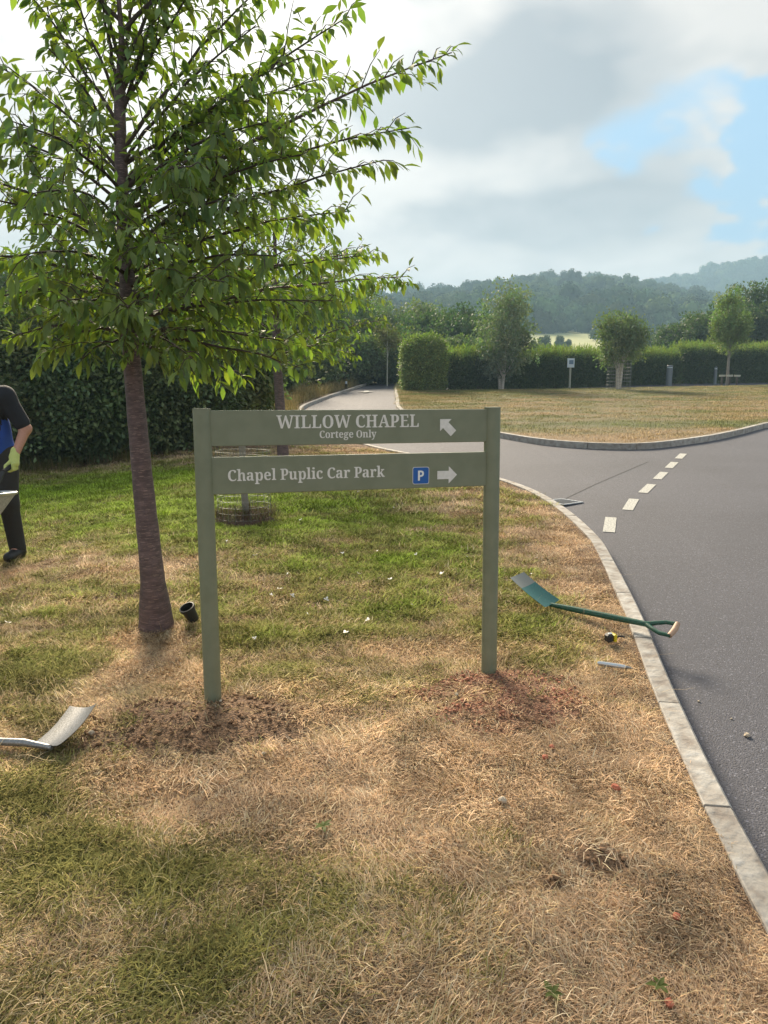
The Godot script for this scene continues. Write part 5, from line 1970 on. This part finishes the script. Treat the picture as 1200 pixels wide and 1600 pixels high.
func grasses() -> void:
	var edge := edge_table(kerb_left)
	var greens := [tuft_mesh(24, 0.062, 0.0042, 0.85, 801), tuft_mesh(22, 0.055, 0.0040, 1.1, 802)]
	var straws := [tuft_mesh(28, 0.050, 0.0025, 1.45, 811, 0.035), tuft_mesh(28, 0.046, 0.0023, 1.25, 812, 0.035, 0.8), tuft_mesh(26, 0.066, 0.0024, 1.5, 813, 0.04, 0.7)]
	var xf := [[], [], [], [], []]
	var cols := [[], [], [], [], []]
	# strips of the verge: [z from, z to, left x, tufts per square metre, scale]
	for q in [[-1.0, -2.6, -2.6, 3200.0, 0.85], [-2.6, -4.6, -3.6, 2300.0, 0.95], [-4.6, -7.5, -5.2, 1000.0, 1.15], [-7.5, -13.0, -8.5, 400.0, 1.6], [-13.0, -24.0, -9.0, 60.0, 2.2]]:
		var x1 := edge_x(edge, q[0])
		for e in 8: x1 = maxf(x1, edge_x(edge, lerpf(q[0], q[1], e / 7.0)))
		var n := int((x1 - q[2]) * (q[0] - q[1]) * q[3])
		for k in n:
			var z := rng.randf_range(q[1], q[0])
			var x := rng.randf_range(q[2], x1)
			if x < z * 0.64 - 0.5: continue                  # a good step outside the frame
			var gap := edge_x(edge, z) - x
			if gap < 0.012: continue
			var s := soil(x, z)
			if s > 0.05 and rng.randf() < minf(s * 2.0, 0.965 if x < 0.1 else 0.86): continue
			var g := greenness(x, z) + rng.randfn(0, 0.30)
			if gap < 0.25: g -= 0.3
			var sc: float = q[4] * rng.randf_range(0.65, 1.2)
			var tone := 1.0 + n_c.get_noise_2d(x * 15.0, z * 15.0 + 70.0) * 0.35 + n_b.get_noise_2d(x * 42.0 + 3.0, z * 42.0) * 0.5
			var lush := smoothstep(-3.0, -5.5, z)
			var y := turf(x, z) - 0.004
			var b := Basis(Vector3.UP, rng.randf() * TAU)
			if g > 0.20 + 0.16 * (1.0 - lush):
				var m := rng.randi() % 2
				var hgt := rng.randf_range(0.5, 0.9) * (0.75 + 0.7 * clampf(n_b.get_noise_2d(x * 26.0, z * 26.0 + 80.0) + 0.3, 0.0, 1.0))
				xf[m].append(Transform3D(b.scaled(Vector3(sc, sc * hgt, sc)), Vector3(x, y, z)))
				var w := clampf(g, 0.2, 1.3)
				cols[m].append(Color(0.36, 0.31, 0.115).lerp(Color(0.235, 0.33, 0.055), clampf(w - 0.1, 0, 1) * (0.28 + 0.72 * lush)).lerp(Color(0.38, 0.52, 0.055), clampf(w - 0.55, 0, 0.75) * lush) * rng.randf_range(0.75, 1.2) * tone * lerpf(0.74, 1.0, lush))
			else:
				var m := 2 + rng.randi() % 3
				if gap < 0.10: sc *= 0.7
				if m > 2: b = Basis(Vector3.UP, n_c.get_noise_2d(x * 11.0 + 60.0, z * 11.0) * 7.0 + rng.randfn(0, 0.5))
				sc *= 0.75 + 0.75 * clampf(n_b.get_noise_2d(x * 30.0, z * 30.0 + 40.0) + 0.35, 0.0, 1.0)
				xf[m].append(Transform3D(b.scaled(Vector3(sc, sc * rng.randf_range(0.5, 1.0), sc)), Vector3(x, y, z)))
				var c := Color(0.73, 0.54, 0.365).lerp(Color(0.55, 0.36, 0.22), rng.randf())
				if rng.randf() < 0.16: c = Color(0.27, 0.165, 0.095)
				if rng.randf() < 0.10: c = Color(0.78, 0.65, 0.46)
				c = c.lerp(Color(0.42, 0.38, 0.12), clampf((g + 0.3) * 0.8, 0, 0.6))
				cols[m].append(c * rng.randf_range(0.75, 1.2) * tone)
	var names := ["green_grass", "green_grass", "dry_grass", "dry_grass", "dry_grass"]
	for m in 5:
		var o := many(names[m], greens[m] if m < 2 else straws[m - 2], M.blade, xf[m], cols[m])
		tag(o, "living green grass blades on the verge round the sign" if m < 2 else "parched straw-coloured grass matted over the verge round the sign", "grass", names[m].replace("_", " ") + " on the verge")
		print(names[m], xf[m].size())
	# loose long stalks
	var stalk := tuft_mesh(3, 0.30, 0.0022, 1.5, 821, 0.05)
	var sx := []
	var sc2 := []
	for k in 420:
		var z := rng.randf_range(-6.0, -1.2)
		var x := rng.randf_range(z * 0.6, edge_x(edge, z) - 0.06)
		if soil(x, z) > 0.4 and rng.randf() < 0.8: continue
		sx.append(Transform3D(Basis(Vector3.UP, rng.randf() * TAU).scaled(Vector3.ONE * rng.randf_range(0.5, 1.15)), Vector3(x, turf(x, z) + 0.012, z)))
		sc2.append(Color(0.70, 0.57, 0.37) * rng.randf_range(0.7, 1.15))
	tag(many("loose_straw", stalk, M.blade, sx, sc2), "loose pale stalks lying over the grass of the verge", "straw")
	# tall dry grass along the drive's left edge and at the foot of the thicket
	var tall := tuft_mesh(14, 0.34, 0.005, 0.55, 831, 0.07)
	sx = []
	sc2 = []
	for k in 2600:
		var z := rng.randf_range(-40.0, -17.0)
		var x := edge_x(edge, z) - 0.15 - absf(rng.randfn(0, 1.3))
		sx.append(Transform3D(Basis(Vector3.UP, rng.randf() * TAU).scaled(Vector3.ONE * rng.randf_range(0.6, 1.5)), Vector3(x, base(x, z), z)))
		sc2.append((Color(0.40, 0.31, 0.15) if rng.randf() < 0.7 else Color(0.20, 0.20, 0.07)) * rng.randf_range(0.7, 1.2))
	for q in [[-60, 738], [0, 736], [60, 734], [130, 726], [200, 718], [260, 706], [310, 697], [370, 685]]:
		var c := on(q[0], q[1])
		for k in 60:
			var x := c.x + rng.randfn(0, 0.5)
			var z := c.z + rng.randfn(-0.15, 0.22)
			sx.append(Transform3D(Basis(Vector3.UP, rng.randf() * TAU).scaled(Vector3.ONE * rng.randf_range(0.4, 1.0)), Vector3(x, base(x, z), z)))
			sc2.append((Color(0.20, 0.21, 0.07) if rng.randf() < 0.6 else Color(0.30, 0.24, 0.12)) * rng.randf_range(0.7, 1.2))
	tag(many("tall_dry_grass", tall, M.blade, sx, sc2), "tall dry grass fringing the drive and the thicket", "grass")
	# the island's mown lawn
	var short := tuft_mesh(20, 0.07, 0.006, 1.0, 841, 0.10)
	sx = []
	sc2 = []
	var L := kerb_island.get_baked_length()
	for k in 30000:
		var t := rng.randf()
		var p := kerb_island.sample_baked(t * L)
		var w := smoothstep(0.15, 0.95, t)
		var back := Vector3(lerpf(1.6, 24.5, w), 0, lerpf(-33.6, -41.5, w))
		if t < 0.15: back = Vector3(1.6, 0, -33.6)
		var q := p.lerp(back, pow(rng.randf(), 1.15) * 0.985 + 0.012)
		if (q - p).length() < 0.14: continue
		if q.x / -q.z > 0.66: continue
		sx.append(Transform3D(Basis(Vector3.UP, rng.randf() * TAU).scaled(Vector3.ONE * rng.randf_range(0.7, 1.25)), Vector3(q.x, base(q.x, q.z) - 0.002, q.z)))
		sc2.append(lawn_color(q.x, q.z) * rng.randf_range(1.05, 1.75))
	tag(many("lawn_grass", short, M.blade, sx, sc2), "short parched mown grass covering the island lawn", "grass")
	# crumbs of dug earth
	for j in SOIL.size():
		var s: Array = SOIL[j]
		var cm := clod_mesh(j * 7)
		var cx := []
		var cc := []
		var n := int(3800 * s[2] * s[3] / 0.11) if j < 2 else 150
		for k in n:
			var a := rng.randf() * TAU
			var r := sqrt(rng.randf()) * 1.12
			var p := Vector2(cos(a) * r * s[2], sin(a) * r * s[3]).rotated(-s[4])
			var x: float = s[0] + p.x
			var z: float = s[1] + p.y
			if rng.randf() > soil(x, z) + 0.05: continue
			var z2 := 0.0010 + 0.011 * pow(rng.randf(), 9.0)
			cx.append(Transform3D(Basis.from_euler(Vector3(rng.randf(), rng.randf() * TAU, rng.randf())).scaled(Vector3(1, 0.75, 1) * z2), Vector3(x, turf(x, z) + z2 * 0.2, z)))
			var red := 0.0
			if s[6] > 0.5: red = clampf(0.5 + 1.2 * n_b.get_noise_2d(x * 40.0 + 5.0, z * 40.0), 0, 1)
			cc.append(Color(0.275, 0.162, 0.088).lerp(Color(0.42, 0.175, 0.108), red) * rng.randf_range(0.72, 1.08))
		var o := many("dug_soil", cm, M.clod, cx, cc)
		tag(o, ["brown crumbled soil dug up round the sign's left post", "reddish crumbled soil dug up round the sign's right post", "small mound of brown soil in the dry grass", "tiny heap of soil beside the small brown mound"][j], "soil")
